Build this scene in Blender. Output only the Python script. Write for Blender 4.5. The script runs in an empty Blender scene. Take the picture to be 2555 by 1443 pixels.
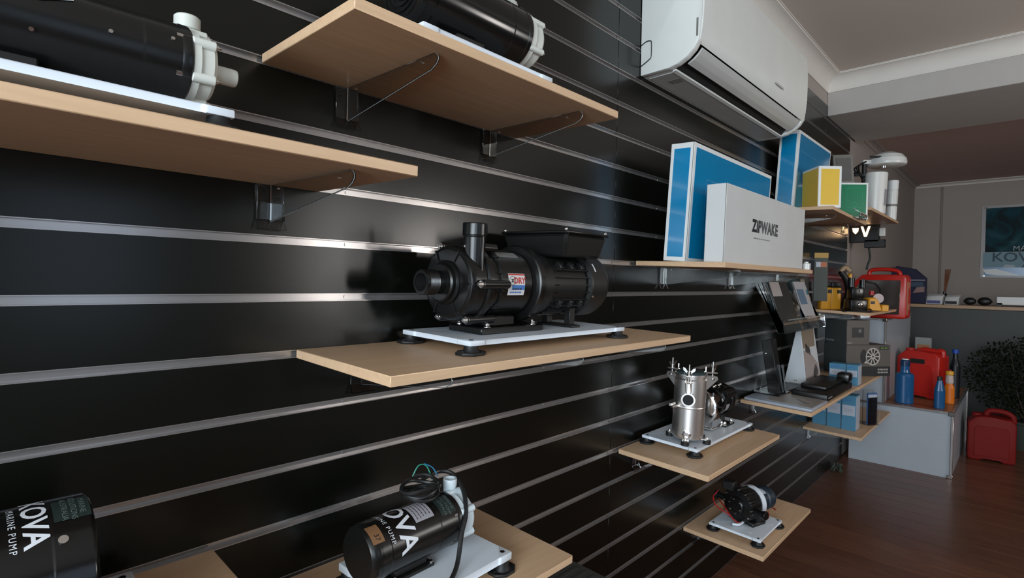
import bpy, bmesh, math, random
from mathutils import Vector, Matrix, Euler
random.seed(11)
SC = bpy.context.scene
C = SC.collection
PI = math.pi
def R(a): return math.radians(a)

# ------------------------------------------------------------------ camera
YAW, PITCH, ROLL, FPX, DIST, EYE = R(46.456), R(-0.919), R(1.05), 1345.0, 0.93657, 1.25
_f = Vector((math.sin(YAW)*math.cos(PITCH), math.cos(YAW)*math.cos(PITCH), math.sin(PITCH)))
_r = Vector((math.cos(YAW), -math.sin(YAW), 0))
_u = _r.cross(_f)
_r2 = _r*math.cos(ROLL) + _u*math.sin(ROLL)
_u2 = _u*math.cos(ROLL) - _r*math.sin(ROLL)
cd = bpy.data.cameras.new('camera')
cam = bpy.data.objects.new('camera', cd)
C.objects.link(cam)
cam.matrix_world = Matrix(((_r2.x, _u2.x, -_f.x, 0), (_r2.y, _u2.y, -_f.y, -DIST), (_r2.z, _u2.z, -_f.z, EYE), (0, 0, 0, 1)))
cd.sensor_fit = 'HORIZONTAL'
cd.sensor_width = 36
cd.lens = FPX/2555*36
cd.clip_start = 0.02
SC.camera = cam

# ------------------------------------------------------------------ world, daylight, exposure
W = bpy.data.worlds.new('world')
SC.world = W
W.use_nodes = True
bg = W.node_tree.nodes['Background']
bg.inputs[0].default_value = (0.62, 0.78, 1.0, 1)
bg.inputs[1].default_value = 1.0
def area(name, loc, rot, sx, sy, power, col):
    l = bpy.data.lights.new(name, 'AREA')
    l.shape = 'RECTANGLE'
    l.size, l.size_y = sx, sy
    l.energy = power
    l.color = col
    o = bpy.data.objects.new(name, l)
    C.objects.link(o)
    o.location = loc
    o.rotation_euler = rot
    return o
# one added low lamp, and daylight through the glazed shop front (end wall, x = -2.4) and the windows of the opposite wall (y = -3.6)
area('daylight_shopfront', (-2.37, -1.9, 1.70), (R(90), 0, R(-90)), 2.5, 1.4, 135, (0.82, 0.93, 1.0))
area('added_low_light', (-2.37, -1.95, 0.52), (R(90), 0, R(-90)), 0.6, 0.90, 17, (0.82, 0.93, 1.0))  # added lamp without a door, for a bright streak on the strainer
area('daylight_window_d', (-1.60, -3.57, 1.65), (R(90), 0, 0), 1.1, 1.5, 20, (0.70, 0.86, 1.0))
area('daylight_window_a', (0.62, -3.57, 1.5), (R(90), 0, 0), 0.42, 1.2, 0.16, (0.78, 0.90, 1.0))
area('daylight_window_b', (2.42, -3.57, 1.5), (R(90), 0, 0), 0.22, 1.1, 11, (1.0, 0.95, 0.90))
area('daylight_window_c', (3.45, -3.57, 1.5), (R(90), 0, 0), 0.24, 0.7, 22, (1.0, 0.94, 0.88))
SC.view_settings.view_transform = 'Standard'
SC.view_settings.look = 'None'
SC.view_settings.exposure = 0.10
SC.view_settings.gamma = 1.0
SC.view_settings.use_curve_mapping = False
SC.cycles.max_bounces = 10
SC.cycles.transmission_bounces = 8
SC.cycles.transparent_max_bounces = 8
SC.cycles.caustics_refractive = False
SC.cycles.caustics_reflective = False

# ------------------------------------------------------------------ materials
MATS = {}
def mat(name, col, rough=0.5, metal=0.0, noise=None, bump=None, trans=0.0, ior=1.47, emit=0.0, coat=0.0, spec=None, sss=0.0, alpha=1.0):
    if name in MATS: return MATS[name]
    m = bpy.data.materials.new(name)
    m.use_nodes = True
    nt = m.node_tree
    b = nt.nodes['Principled BSDF']
    b.inputs['Base Color'].default_value = (*col, 1)
    b.inputs['Roughness'].default_value = rough
    b.inputs['Metallic'].default_value = metal
    b.inputs['IOR'].default_value = ior
    b.inputs['Transmission Weight'].default_value = trans
    b.inputs['Coat Weight'].default_value = coat
    b.inputs['Alpha'].default_value = alpha
    if spec is not None: b.inputs['Specular IOR Level'].default_value = spec
    if sss:
        b.inputs['Subsurface Weight'].default_value = sss
        b.inputs['Subsurface Radius'].default_value = (0.01, 0.01, 0.01)
    if emit:
        b.inputs['Emission Color'].default_value = (*col, 1)
        b.inputs['Emission Strength'].default_value = emit
    if noise or bump:
        tc = nt.nodes.new('ShaderNodeTexCoord')
    sc, am = noise if noise else (9.0, 0.06)
    if trans == 0 and not emit:
        if not (noise or bump): tc = nt.nodes.new('ShaderNodeTexCoord')
        n = nt.nodes.new('ShaderNodeTexNoise')
        n.inputs['Scale'].default_value = sc
        n.inputs['Detail'].default_value = 3
        nt.links.new(tc.outputs['Object'], n.inputs['Vector'])
        mx = nt.nodes.new('ShaderNodeMix')
        mx.data_type = 'RGBA'
        mx.inputs['A'].default_value = (*[c*(1-am) for c in col], 1)
        mx.inputs['B'].default_value = (*[min(1, c*(1+am)) for c in col], 1)
        nt.links.new(n.outputs['Fac'], mx.inputs['Factor'])
        nt.links.new(mx.outputs['Result'], b.inputs['Base Color'])
    if bump:
        n2 = nt.nodes.new('ShaderNodeTexNoise')
        n2.inputs['Scale'].default_value = bump[0]
        nt.links.new(tc.outputs['Object'], n2.inputs['Vector'])
        bp = nt.nodes.new('ShaderNodeBump')
        bp.inputs['Strength'].default_value = bump[1]
        bp.inputs['Distance'].default_value = 0.002
        nt.links.new(n2.outputs['Fac'], bp.inputs['Height'])
        nt.links.new(bp.outputs['Normal'], b.inputs['Normal'])
    MATS[name] = m
    return m
def grain(name, c1, c2, rough, scale=(1.2, 16, 16), spec=0.4, per_object=0.0, fine=5.0):
    """wood grain drawn out along local x"""
    m = bpy.data.materials.new(name)
    m.use_nodes = True
    nt = m.node_tree
    b = nt.nodes['Principled BSDF']
    b.inputs['Roughness'].default_value = rough
    b.inputs['Specular IOR Level'].default_value = spec
    tc = nt.nodes.new('ShaderNodeTexCoord')
    mp = nt.nodes.new('ShaderNodeMapping')
    mp.inputs['Scale'].default_value = scale
    nt.links.new(tc.outputs['Object'], mp.inputs['Vector'])
    if per_object:
        oi = nt.nodes.new('ShaderNodeObjectInfo')
        mu = nt.nodes.new('ShaderNodeMath')
        mu.operation = 'MULTIPLY'
        mu.inputs[1].default_value = 40
        nt.links.new(oi.outputs['Random'], mu.inputs[0])
        cb = nt.nodes.new('ShaderNodeCombineXYZ')
        for i in range(3): nt.links.new(mu.outputs[0], cb.inputs[i])
        nt.links.new(cb.outputs[0], mp.inputs['Location'])
    n = nt.nodes.new('ShaderNodeTexNoise')
    n.inputs['Scale'].default_value = fine
    n.inputs['Detail'].default_value = 6
    n.inputs['Distortion'].default_value = 0.6
    nt.links.new(mp.outputs['Vector'], n.inputs['Vector'])
    cr = nt.nodes.new('ShaderNodeValToRGB')
    cr.color_ramp.elements[0].position = 0.3
    cr.color_ramp.elements[1].position = 0.7
    cr.color_ramp.elements[0].color = (*c1, 1)
    cr.color_ramp.elements[1].color = (*c2, 1)
    nt.links.new(n.outputs['Fac'], cr.inputs['Fac'])
    out = cr.outputs['Color']
    if per_object:
        hs = nt.nodes.new('ShaderNodeHueSaturation')
        mr = nt.nodes.new('ShaderNodeMapRange')
        mr.inputs['To Min'].default_value = 1-per_object
        mr.inputs['To Max'].default_value = 1+per_object
        nt.links.new(oi.outputs['Random'], mr.inputs['Value'])
        nt.links.new(mr.outputs['Result'], hs.inputs['Value'])
        nt.links.new(out, hs.inputs['Color'])
        out = hs.outputs['Color']
    nt.links.new(out, b.inputs['Base Color'])
    MATS[name] = m
    return m

BOARD = mat('black_laminate', (0.0034, 0.0038, 0.0026), 0.24, spec=0.46, noise=(3, 0.15), bump=(60, 0.02))
ALU = mat('brushed_aluminium', (0.42, 0.395, 0.385), 0.22, 0.75, noise=(40, 0.03))
BEECH = grain('beech_melamine', (0.56, 0.365, 0.220), (0.64, 0.435, 0.272), 0.40)
PLATE = mat('white_polyethylene', (0.66, 0.71, 0.77), 0.35, noise=(6, 0.02))
BLK = mat('black_plastic', (0.0052, 0.0052, 0.0050), 0.26, noise=(12, 0.2))
BLKM = mat('black_matt_plastic', (0.0070, 0.0070, 0.0066), 0.42, noise=(12, 0.2))
GLOSSB = mat('black_gloss_paint', (0.0050, 0.0050, 0.0050), 0.17)
RUB = mat('black_rubber', (0.006, 0.006, 0.006), 0.55)
NAT = mat('natural_polypropylene', (0.60, 0.61, 0.56), 0.38, sss=0.15, noise=(20, 0.05))
NATC = mat('cool_polypropylene', (0.62, 0.70, 0.74), 0.38, sss=0.15)
SATIN = mat('satin_stainless', (0.74, 0.71, 0.68), 0.36, 1.0, noise=(30, 0.04))
BRK = mat('bracket_acrylic', (0.84, 0.86, 0.85), 0.02, trans=1.0, ior=1.49)
STEEL = mat('stainless_steel', (0.66, 0.63, 0.60), 0.22, 1.0, noise=(30, 0.06))
CHROME = mat('chrome', (0.78, 0.78, 0.78), 0.10, 1.0)
ACR = mat('clear_acrylic', (0.96, 0.98, 0.98), 0.02, trans=1.0, ior=1.49)
FILM = mat('clear_film', (0.93, 0.95, 0.96), 0.06, trans=1.0, ior=1.2)
WHITE = mat('white_card', (0.72, 0.73, 0.72), 0.42)
WPLAS = mat('white_gloss_plastic', (0.70, 0.70, 0.67), 0.28)
ACW = mat('air_conditioner_white', (0.70, 0.71, 0.68), 0.30)
ACG = mat('air_conditioner_flap', (0.52, 0.52, 0.50), 0.25)
DARK = mat('dark_void', (0.004, 0.004, 0.004), 0.7)
BLUE = mat('blue_card', (0.0, 0.20, 0.42), 0.14, coat=0.3)
BLUEL = mat('blue_line_print', (0.10, 0.33, 0.52), 0.3)
YEL = mat('yellow_card', (0.72, 0.47, 0.06), 0.30)
GREEN = mat('green_card', (0.0, 0.17, 0.075), 0.30)
GREENL = mat('green_line_print', (0.02, 0.30, 0.15), 0.35)
PRINTW = mat('white_print', (0.66, 0.68, 0.72), 0.4)
PRINTB = mat('black_print', (0.012, 0.013, 0.016), 0.45)
GREYL = mat('grey_label', (0.32, 0.31, 0.34), 0.4)
DKGRN = mat('dark_green_label', (0.016, 0.026, 0.024), 0.35)
GRNT = mat('dim_green_print', (0.10, 0.13, 0.12), 0.5)
BROWN = mat('brown_label', (0.20, 0.10, 0.045), 0.5)
SREDL = mat('red_print', (0.42, 0.03, 0.03), 0.4)
SBLUE = mat('label_blue_print', (0.05, 0.17, 0.45), 0.4)
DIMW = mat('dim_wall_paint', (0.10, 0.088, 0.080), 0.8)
PLASTER = mat('grey_plaster', (0.37, 0.32, 0.29), 0.75, noise=(2, 0.05), bump=(90, 0.03))
CEIL = mat('ceiling_plaster', (0.60, 0.53, 0.47), 0.8, noise=(1.5, 0.04))
CORN = mat('cornice_white', (0.70, 0.66, 0.61), 0.6)
PINKC = mat('back_ceiling_plaster', (0.52, 0.37, 0.33), 0.8)
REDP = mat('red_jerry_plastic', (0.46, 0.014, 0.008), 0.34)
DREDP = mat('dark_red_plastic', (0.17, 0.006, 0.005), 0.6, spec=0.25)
YPL = mat('yellow_tool_plastic', (0.60, 0.27, 0.02), 0.4)
BBOT = mat('blue_bottle_plastic', (0.012, 0.085, 0.22), 0.25)
ORB = mat('orange_bottle_plastic', (0.65, 0.16, 0.01), 0.35)
LBLUE = mat('light_blue_card', (0.065, 0.22, 0.35), 0.4)
LBLUEW = mat('pale_label', (0.42, 0.45, 0.52), 0.45)
DKCARD_LIT = mat('charcoal_window_tint', (0.055, 0.062, 0.062), 0.45)  # card with bluish window light put into its colour, for the end faces
DKCARD2 = mat('brown_grey_card', (0.085, 0.075, 0.066), 0.45)  # same card, brownish tone of the faces turned from that window
PLINTH = mat('white_plinth_board', (0.40, 0.435, 0.48), 0.28)
CTR = mat('charcoal_counter', (0.035, 0.036, 0.034), 0.5)
TIMB = grain('timber_top', (0.20, 0.085, 0.04), (0.30, 0.14, 0.065), 0.35)
CTOP = grain('counter_timber', (0.36, 0.22, 0.12), (0.44, 0.28, 0.16), 0.4)
FLOORM = grain('floor_timber', (0.090, 0.036, 0.020), (0.145, 0.062, 0.034), 0.30, scale=(1.5, 14, 14), per_object=0.16)
LEAF = mat('dark_leaf', (0.009, 0.014, 0.005), 0.7, spec=0.15, noise=(14, 0.6))
BARK = mat('bark', (0.06, 0.045, 0.03), 0.8)
GREYP = mat('grey_device_plastic', (0.20, 0.19, 0.17), 0.45)
GLOW = mat('lit_sign_letters', (1.0, 0.62, 0.32), emit=6.0)
SLAB = mat('dark_grey_slab', (0.045, 0.045, 0.040), 0.5, bump=(25, 0.4))
CABLE = mat('black_cable', (0.012, 0.012, 0.012), 0.35)
CB = mat('blue_wire', (0.02, 0.16, 0.30), 0.4)
CGN = mat('green_wire', (0.03, 0.25, 0.18), 0.4)
CRD = mat('red_wire', (0.32, 0.012, 0.012), 0.4)

# ------------------------------------------------------------------ mesh helpers
def basis(w):
    w = Vector(w).normalized()
    a = Vector((0, 0, 1)) if abs(w.z) < 0.9 else Vector((1, 0, 0))
    u = a.cross(w).normalized()
    return u, w.cross(u), w
class G:
    def __init__(s): s.bm = bmesh.new()
    def mesh(s, vs, fs, b=0, seg=1):
        v = [s.bm.verts.new(p) for p in vs]
        f = []
        for q in fs:
            try: f.append(s.bm.faces.new([v[i] for i in q]))
            except ValueError: pass
        if b:
            es = list({e for x in f for e in x.edges})
            bmesh.ops.bevel(s.bm, geom=es, offset=b, segments=seg, affect='EDGES', profile=0.5, clamp_overlap=True)
        return s
    def box(s, x0, x1, y0, y1, z0, z1, b=0, seg=1, m=None):
        vs = [Vector((x, y, z)) for z in (z0, z1) for y in (y0, y1) for x in (x0, x1)]
        if m is not None: vs = [m @ v for v in vs]
        return s.mesh(vs, [(0, 2, 3, 1), (4, 5, 7, 6), (0, 1, 5, 4), (2, 6, 7, 3), (0, 4, 6, 2), (1, 3, 7, 5)], b, seg)
    def lathe(s, prof, o, ax=(0, 0, 1), n=28, sy=1.0):
        u, v, w = basis(ax)
        o = Vector(o)
        pp = [prof[0]]
        for (ra, ha), (rb, hb) in zip(prof, prof[1:]):
            d_ = math.hypot(rb-ra, hb-ha)
            if d_ > 0.014 and ra > 0 and rb > 0:
                f_ = 0.0008/d_
                pp += [(ra+(rb-ra)*f_, ha+(hb-ha)*f_), (rb+(ra-rb)*f_, hb+(ha-hb)*f_)]
            pp.append((rb, hb))
        prof = pp
        rings = []
        for r, h in prof:
            if r <= 1e-7: rings.append([s.bm.verts.new(o+w*h)])
            else: rings.append([s.bm.verts.new(o+w*h+u*(r*math.cos(2*PI*k/n))+v*(r*sy*math.sin(2*PI*k/n))) for k in range(n)])
        for a, b in zip(rings, rings[1:]):
            for k in range(n):
                k2 = (k+1) % n
                q = [a[0] if len(a) == 1 else a[k], a[0] if len(a) == 1 else a[k2], b[0] if len(b) == 1 else b[k2], b[0] if len(b) == 1 else b[k]]
                q2 = []
                for x in q:
                    if x not in q2: q2.append(x)
                if len(q2) > 2:
                    try: s.bm.faces.new(q2)
                    except ValueError: pass
        return s
    def cyl(s, p0, p1, r, r1=None, n=24, b=0):
        p0, p1 = Vector(p0), Vector(p1)
        L = (p1-p0).length
        r1 = r if r1 is None else r1
        pr = [(0, 0), (r-b, 0), (r, b), (r1, L-b), (r1-b, L), (0, L)] if b else [(0, 0), (r, 0), (r1, L), (0, L)]
        return s.lathe(pr, p0, p1-p0, n)
    def ring(s, p0, p1, ro, ri, n=32):
        p0, p1 = Vector(p0), Vector(p1)
        L = (p1-p0).length
        return s.lathe([(ri, 0), (ro, 0), (ro, L), (ri, L), (ri, 0)], p0, p1-p0, n)
    def sph(s, c, r, n=16, sx=(1, 1, 1)):
        m = Matrix.Translation(c) @ Matrix.Diagonal((r*sx[0], r*sx[1], r*sx[2], 1))
        bmesh.ops.create_uvsphere(s.bm, u_segments=n, v_segments=max(6, n//2), radius=1, matrix=m)
        return s
    def tube(s, pts, r, n=8, sub=4, closed=False):
        P = [Vector(p) for p in pts]
        if sub > 1 and len(P) > 2:
            Q = []
            for i in range(len(P)-1):
                a, b, c, d = P[max(i-1, 0)], P[i], P[i+1], P[min(i+2, len(P)-1)]
                for k in range(sub):
                    t = k/sub
                    Q.append(0.5*((2*b)+(c-a)*t+(2*a-5*b+4*c-d)*t*t+(3*b-a-3*c+d)*t**3))
            Q.append(P[-1])
            P = Q
        rings = []
        u = None
        for i, p in enumerate(P):
            w = (P[min(i+1, len(P)-1)]-P[max(i-1, 0)]).normalized()
            if u is None: u = basis(w)[0]
            u = (u-w*u.dot(w)).normalized()
            v = w.cross(u)
            rr = r(i/(len(P)-1)) if callable(r) else r
            rings.append([s.bm.verts.new(p+u*(rr*math.cos(2*PI*k/n))+v*(rr*math.sin(2*PI*k/n))) for k in range(n)])
        for a, b in zip(rings, rings[1:]):
            for k in range(n): s.bm.faces.new((a[k], a[(k+1) % n], b[(k+1) % n], b[k]))
        s.bm.faces.new(rings[0][::-1])
        s.bm.faces.new(rings[-1])
        return s
    def prism(s, poly, o, u, v, w, b=0, seg=1):
        o, u, v, w = map(Vector, (o, u, v, w))
        n = len(poly)
        vs = [o+u*a+v*c for a, c in poly]+[o+u*a+v*c+w for a, c in poly]
        return s.mesh(vs, [tuple(range(n))[::-1], tuple(range(n, 2*n))]+[(i, (i+1) % n, n+(i+1) % n, n+i) for i in range(n)], b, seg)
    def frustum(s, a, b, z0, z1, bv=0):
        """a, b = (x0, x1, y0, y1) at z0 and z1"""
        vs = [(a[i], a[2+j], z0) for j in (0, 1) for i in (0, 1)]+[(b[i], b[2+j], z1) for j in (0, 1) for i in (0, 1)]
        return s.mesh([Vector(p) for p in vs], [(0, 2, 3, 1), (4, 5, 7, 6), (0, 1, 5, 4), (2, 6, 7, 3), (0, 4, 6, 2), (1, 3, 7, 5)], bv)
    def build(s, name, m, parent=None, ang=38, loc=None):
        bm = s.bm
        bmesh.ops.recalc_face_normals(bm, faces=bm.faces[:])
        for f in bm.faces: f.smooth = True
        for e in bm.edges:
            if len(e.link_faces) == 2 and e.calc_face_angle(0) > R(ang): e.smooth = False
        me = bpy.data.meshes.new(name)
        bm.to_mesh(me)
        bm.free()
        me.materials.append(m)
        o = bpy.data.objects.new(name, me)
        C.objects.link(o)
        if parent: o.parent = parent
        if loc: o.location = loc
        return o
def tag(o, label, cat, group=None):
    o['label'] = label
    o['category'] = cat
    if group: o['group'] = group
    return o
def struct(o, label=None):
    o['kind'] = 'structure'
    if label: o['label'] = label
    return o
def thing(name, label, cat, loc=(0, 0, 0), rot=(0, 0, 0), group=None):
    o = bpy.data.objects.new(name, None)
    o.empty_display_size = 0.05
    C.objects.link(o)
    o.location = loc
    o.rotation_euler = rot
    return tag(o, label, cat, group)
def inst(src, parent, loc=(0, 0, 0), rot=(0, 0, 0)):
    o = src.copy()
    C.objects.link(o)
    o.parent = parent
    o.location = loc
    o.rotation_euler = rot
    return o
def text_verts(txt, size, bold=0.0, spacing=1.0):
    cu = bpy.data.curves.new('t', 'FONT')
    cu.body = txt
    cu.size = size
    cu.offset = bold
    cu.space_character = spacing
    cu.align_x = 'CENTER'
    cu.align_y = 'CENTER'
    cu.resolution_u = 3
    o = bpy.data.objects.new('t', cu)
    C.objects.link(o)
    me = bpy.data.meshes.new_from_object(o)
    bpy.data.objects.remove(o)
    bpy.data.curves.remove(cu)
    return me
def lettering(name, txt, size, m, parent, fn, bold=0.0, step=0.0, spacing=1.0, sx=1.0):
    """flat lettering laid on a surface by fn(x, y) -> point"""
    me = text_verts(txt, size, bold, spacing)
    bm = bmesh.new()
    bm.from_mesh(me)
    bpy.data.meshes.remove(me)
    if step:
        xs = [v.co.x for v in bm.verts]
        x = min(xs)+step
        while x < max(xs):
            bmesh.ops.bisect_plane(bm, geom=bm.verts[:]+bm.edges[:]+bm.faces[:], plane_co=(x, 0, 0), plane_no=(1, 0, 0))
            x += step
    for v in bm.verts: v.co = fn(v.co.x*sx, v.co.y)
    me = bpy.data.meshes.new(name)
    bm.to_mesh(me)
    bm.free()
    me.materials.append(m)
    o = bpy.data.objects.new(name, me)
    C.objects.link(o)
    o.parent = parent
    return o
def flat(o, u, v):
    o, u, v = Vector(o), Vector(u), Vector(v)
    return lambda x, y: o+u*x+v*y
def wrapx(x0, cy, cz, rad, th0):
    """wrap on a cylinder along x: text runs from the top over the front, letter tops towards +x"""
    return lambda x, y: Vector((x0+y, cy-rad*math.sin(th0+x/rad), cz+rad*math.cos(th0+x/rad)))
def patchx(name, m, parent, x0, x1, cy, cz, rad, t0, t1, n=10):
    g = G()
    vs = []
    for i in range(n+1):
        t = t0+(t1-t0)*i/n
        for x in (x0, x1): vs.append(Vector((x, cy-rad*math.sin(t), cz+rad*math.cos(t))))
    g.mesh(vs, [(2*i, 2*i+1, 2*i+3, 2*i+2) for i in range(n)])
    return g.build(name, m, parent)

def parts(name, m, parent, gs):
    """one object for each piece"""
    return [g.build(name, m, parent) for g in gs]
def stuff(o):
    o['kind'] = 'stuff'
    return o
def print_lines(name, m, parent, fn, w, rows, pitch, h, step=0.006):
    """rows of illegible small print: short bars laid on a surface by fn(x, y)"""
    g = G()
    for r_ in range(rows):
        x = -w/2
        y = (rows/2-r_-0.5)*pitch
        while x < w/2-step:
            L = min(random.uniform(step, step*2.5), w/2-x)
            g.mesh([fn(a, b) for a, b in ((x, y-h/2), (x+L, y-h/2), (x+L, y+h/2), (x, y+h/2))], [(0, 1, 2, 3)])
            x += L+step*0.4
    return stuff(g.build(name, m, parent))

# ================================================================== SETTING
X0, X1, YW, ZC = -2.4, 7.8, -3.6, 2.575
floor = struct(G().box(X0-0.1, X1+0.1, YW-0.1, 0.1, -0.08, -0.009).build('floor', FLOORM), 'dark red-brown timber plank floor')
PW = 0.130
nrow = int((X1-X0)/PW)+1
for i in range(nrow):
    xa = X0+i*PW
    if xa > X1-0.02: break
    cuts = [YW, YW+0.35+1.0*((i*0.618) % 1), YW+1.55+1.0*((i*0.618) % 1), 0.0]
    for a, b in zip(cuts, cuts[1:]):
        L = b-a-0.0015
        o = G().box(-L/2, L/2, -PW/2+0.0008, PW/2-0.0008, -0.009, 0, 0.0012).build('floor_plank', FLOORM, floor)
        o.location = (xa+PW/2, (a+b)/2, 0)
        o.rotation_euler = (0, 0, R(90))

# --- slat wall: backing, boards between the grooves, aluminium inserts
MDF = mat('brown_mdf_edge', (0.055, 0.028, 0.015), 0.7)
SZ = [1.2125+0.1*k for k in range(-11, 12)]
wall_left = struct(G().box(X0, 4.497, 0.0105, 0.018, 0.0, 2.40).build('wall_left', MDF), 'glossy black slat wall with aluminium groove inserts')
cols = [(X0, -0.951), (-0.951, 1.449), (1.449, 3.849), (3.849, 4.50)]
screw_me = None
for ca, cb in cols:
    L = cb-ca-0.0016
    meshes = {}
    zs = [0.0]+SZ+[2.4+0.007]
    for a, b in zip(zs, zs[1:]):
        za, zb = (a+0.007 if a > 0 else 0.0), b-0.007
        h = round(zb-za, 4)
        if h not in meshes:
            o = G().box(0, L, 0, 0.0104, 0, h, 0.0006).build('slat_board', BOARD, wall_left)
            meshes[h] = o
        else:
            o = meshes[h].copy()
            C.objects.link(o)
        o.location = (ca+0.0008, 0, za)
    rail = None
    for z in SZ:
        if rail is None:
            g = G()
            poly = [(-0.0008, -0.0072), (0.0098, -0.0072), (0.0098, 0.0072), (-0.0008, 0.0072), (-0.0008, 0.0058), (0.0086, 0.0058), (0.0086, -0.0058), (-0.0008, -0.0058)]
            g.prism(poly, (0.0006, 0, 0), (0, 1, 0), (0, 0, 1), (L-0.0004, 0, 0))
            for i in range(int(L/0.6)+1):
                xx = 0.28+0.6*i
                if xx < L: g.cyl((xx, 0.0086, 0.0), (xx, 0.0074, 0.0), 0.0036, n=10)
            rail = g.build('groove_insert', ALU, wall_left)
            o = rail
        else:
            o = rail.copy()
            C.objects.link(o)
        o.location = (ca+0.0008, 0, z)

# plaster above and beyond the slat wall
struct(G().box(X0, 4.50, 0.006, 0.12, 2.4005, 2.70).build('wall_left_frieze', PLASTER), 'plaster frieze above the slat wall')
struct(G().box(4.5005, X1+0.1, 0.019, 0.12, 0, 2.70).build('wall_left_rear', PLASTER), 'grey plaster side wall past the slat wall')
struct(G().box(X0-0.1, 3.886, YW-0.1, 0.0055, ZC, ZC+0.12).build('ceiling', CEIL), 'flat beige plaster ceiling')
struct(G().box(3.8865, 4.72, YW-0.1, 0.0055, 2.335, 2.70, 0.003).build('wall_bulkhead', mat('bulkhead_plaster', (0.47, 0.44, 0.41), 0.75)), 'plaster bulkhead crossing the ceiling')
struct(G().box(4.7205, X1+0.1, YW-0.1, 0.0185, 2.44, 2.70).build('ceiling_rear', PINKC), 'lower pinkish ceiling behind the bulkhead')
def cove_poly(z0, z1, d):
    n = 8
    p = [(0, z1), (0, z0), (0.006, z0)]
    for i in range(n+1):
        a = PI/2*i/n
        p.append((0.006+(d-0.014)*(1-math.cos(a)), z0+0.004+(z1-z0-0.012)*math.sin(a)))
    p += [(d-0.006, z1-0.004), (d, z1-0.004), (d, z1)]
    return p
cp = cove_poly(2.482, ZC-0.0005, 0.088)
struct(G().prism(cp, (X0, 0.0055, 0), (0, -1, 0), (0, 0, 1), (3.886-X0, 0, 0)).build('trim_1', CORN), 'white cove cornice along the slat wall')
struct(G().prism(cp, (3.886, YW, 0), (-1, 0, 0), (0, 0, 1), (0, 0.0055-YW, 0)).build('trim_2', CORN), 'white cove cornice along the bulkhead')
cp2 = cove_poly(2.405, 2.4395, 0.06)
struct(G().prism(cp2, (X1, YW, 0), (-1, 0, 0), (0, 0, 1), (0, 0.0185-YW, 0)).build('trim_3', CORN), 'white cornice on the back wall')
struct(G().prism(cp2, (4.72, 0.0185, 0), (0, -1, 0), (0, 0, 1), (X1-4.72, 0, 0)).build('trim_4', PLASTER), 'cornice on the rear side wall')
wb = struct(G().box(X1, X1+0.1, YW-0.1, 0.12, 0, 2.70).build('wall_back', PLASTER), 'grey plaster back wall')
G().box(X1-0.012, X1-0.0005, -0.245, -0.225, 0, 2.40, 0.002).build('cover_strip', mat('strip_plaster', (0.25, 0.22, 0.20), 0.7), wb)
def holed(name, m, along, pos, a0, a1, holes, label):
    """wall perpendicular to the other axis, with rectangular window openings (a0, a1, z0, z1)"""
    g = G()
    cuts = sorted({a0, a1, *[h[0] for h in holes], *[h[1] for h in holes]})
    for a, b in zip(cuts, cuts[1:]):
        hh = [h for h in holes if h[0] <= a and h[1] >= b]
        segs = [(0, 2.7)] if not hh else [(0, hh[0][2]), (hh[0][3], 2.7)]
        for z0, z1 in segs:
            if along == 'x': g.box(a, b, pos-0.12, pos, z0, z1)
            else: g.box(pos-0.12, pos, a, b, z0, z1)
    return struct(g.build(name, m), label)
fh = [(-2.18, -1.02, 0.87, 2.43), (0.24, 1.0, 0.87, 2.13), (2.25, 2.65, 0.82, 2.18), (3.25, 3.65, 1.02, 1.98)]
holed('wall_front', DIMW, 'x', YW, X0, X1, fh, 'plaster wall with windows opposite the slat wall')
holed('wall_end', PLASTER, 'y', X0, YW, 0.02, [(-3.2, -0.6, 0.06, 2.45)], 'shop front wall with a wide window')
FR = mat('window_frame_white', (0.6, 0.6, 0.6), 0.4)
for n, (a, b, z0, z1) in enumerate(fh):
    g = G()
    for p in ((a-0.04, a, z0-0.04, z1+0.04), (b, b+0.04, z0-0.04, z1+0.04), (a, b, z0-0.04, z0), (a, b, z1, z1+0.04)):
        g.box(p[0], p[1], YW, YW+0.05, p[2], p[3], 0.003)
    struct(g.build('window_%d' % (n+1), FR), 'white framed window opposite the slat wall')
g = G()
for p in ((-3.24, -3.2, 0.41, 2.49), (-0.6, -0.56, 0.41, 2.49), (-3.2, -0.6, 0.41, 0.45), (-3.2, -0.6, 2.45, 2.49)):
    g.box(X0, X0+0.05, p[0], p[1], p[2], p[3], 0.003)
struct(g.build('window_5', FR), 'wide shop front window frame')

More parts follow.
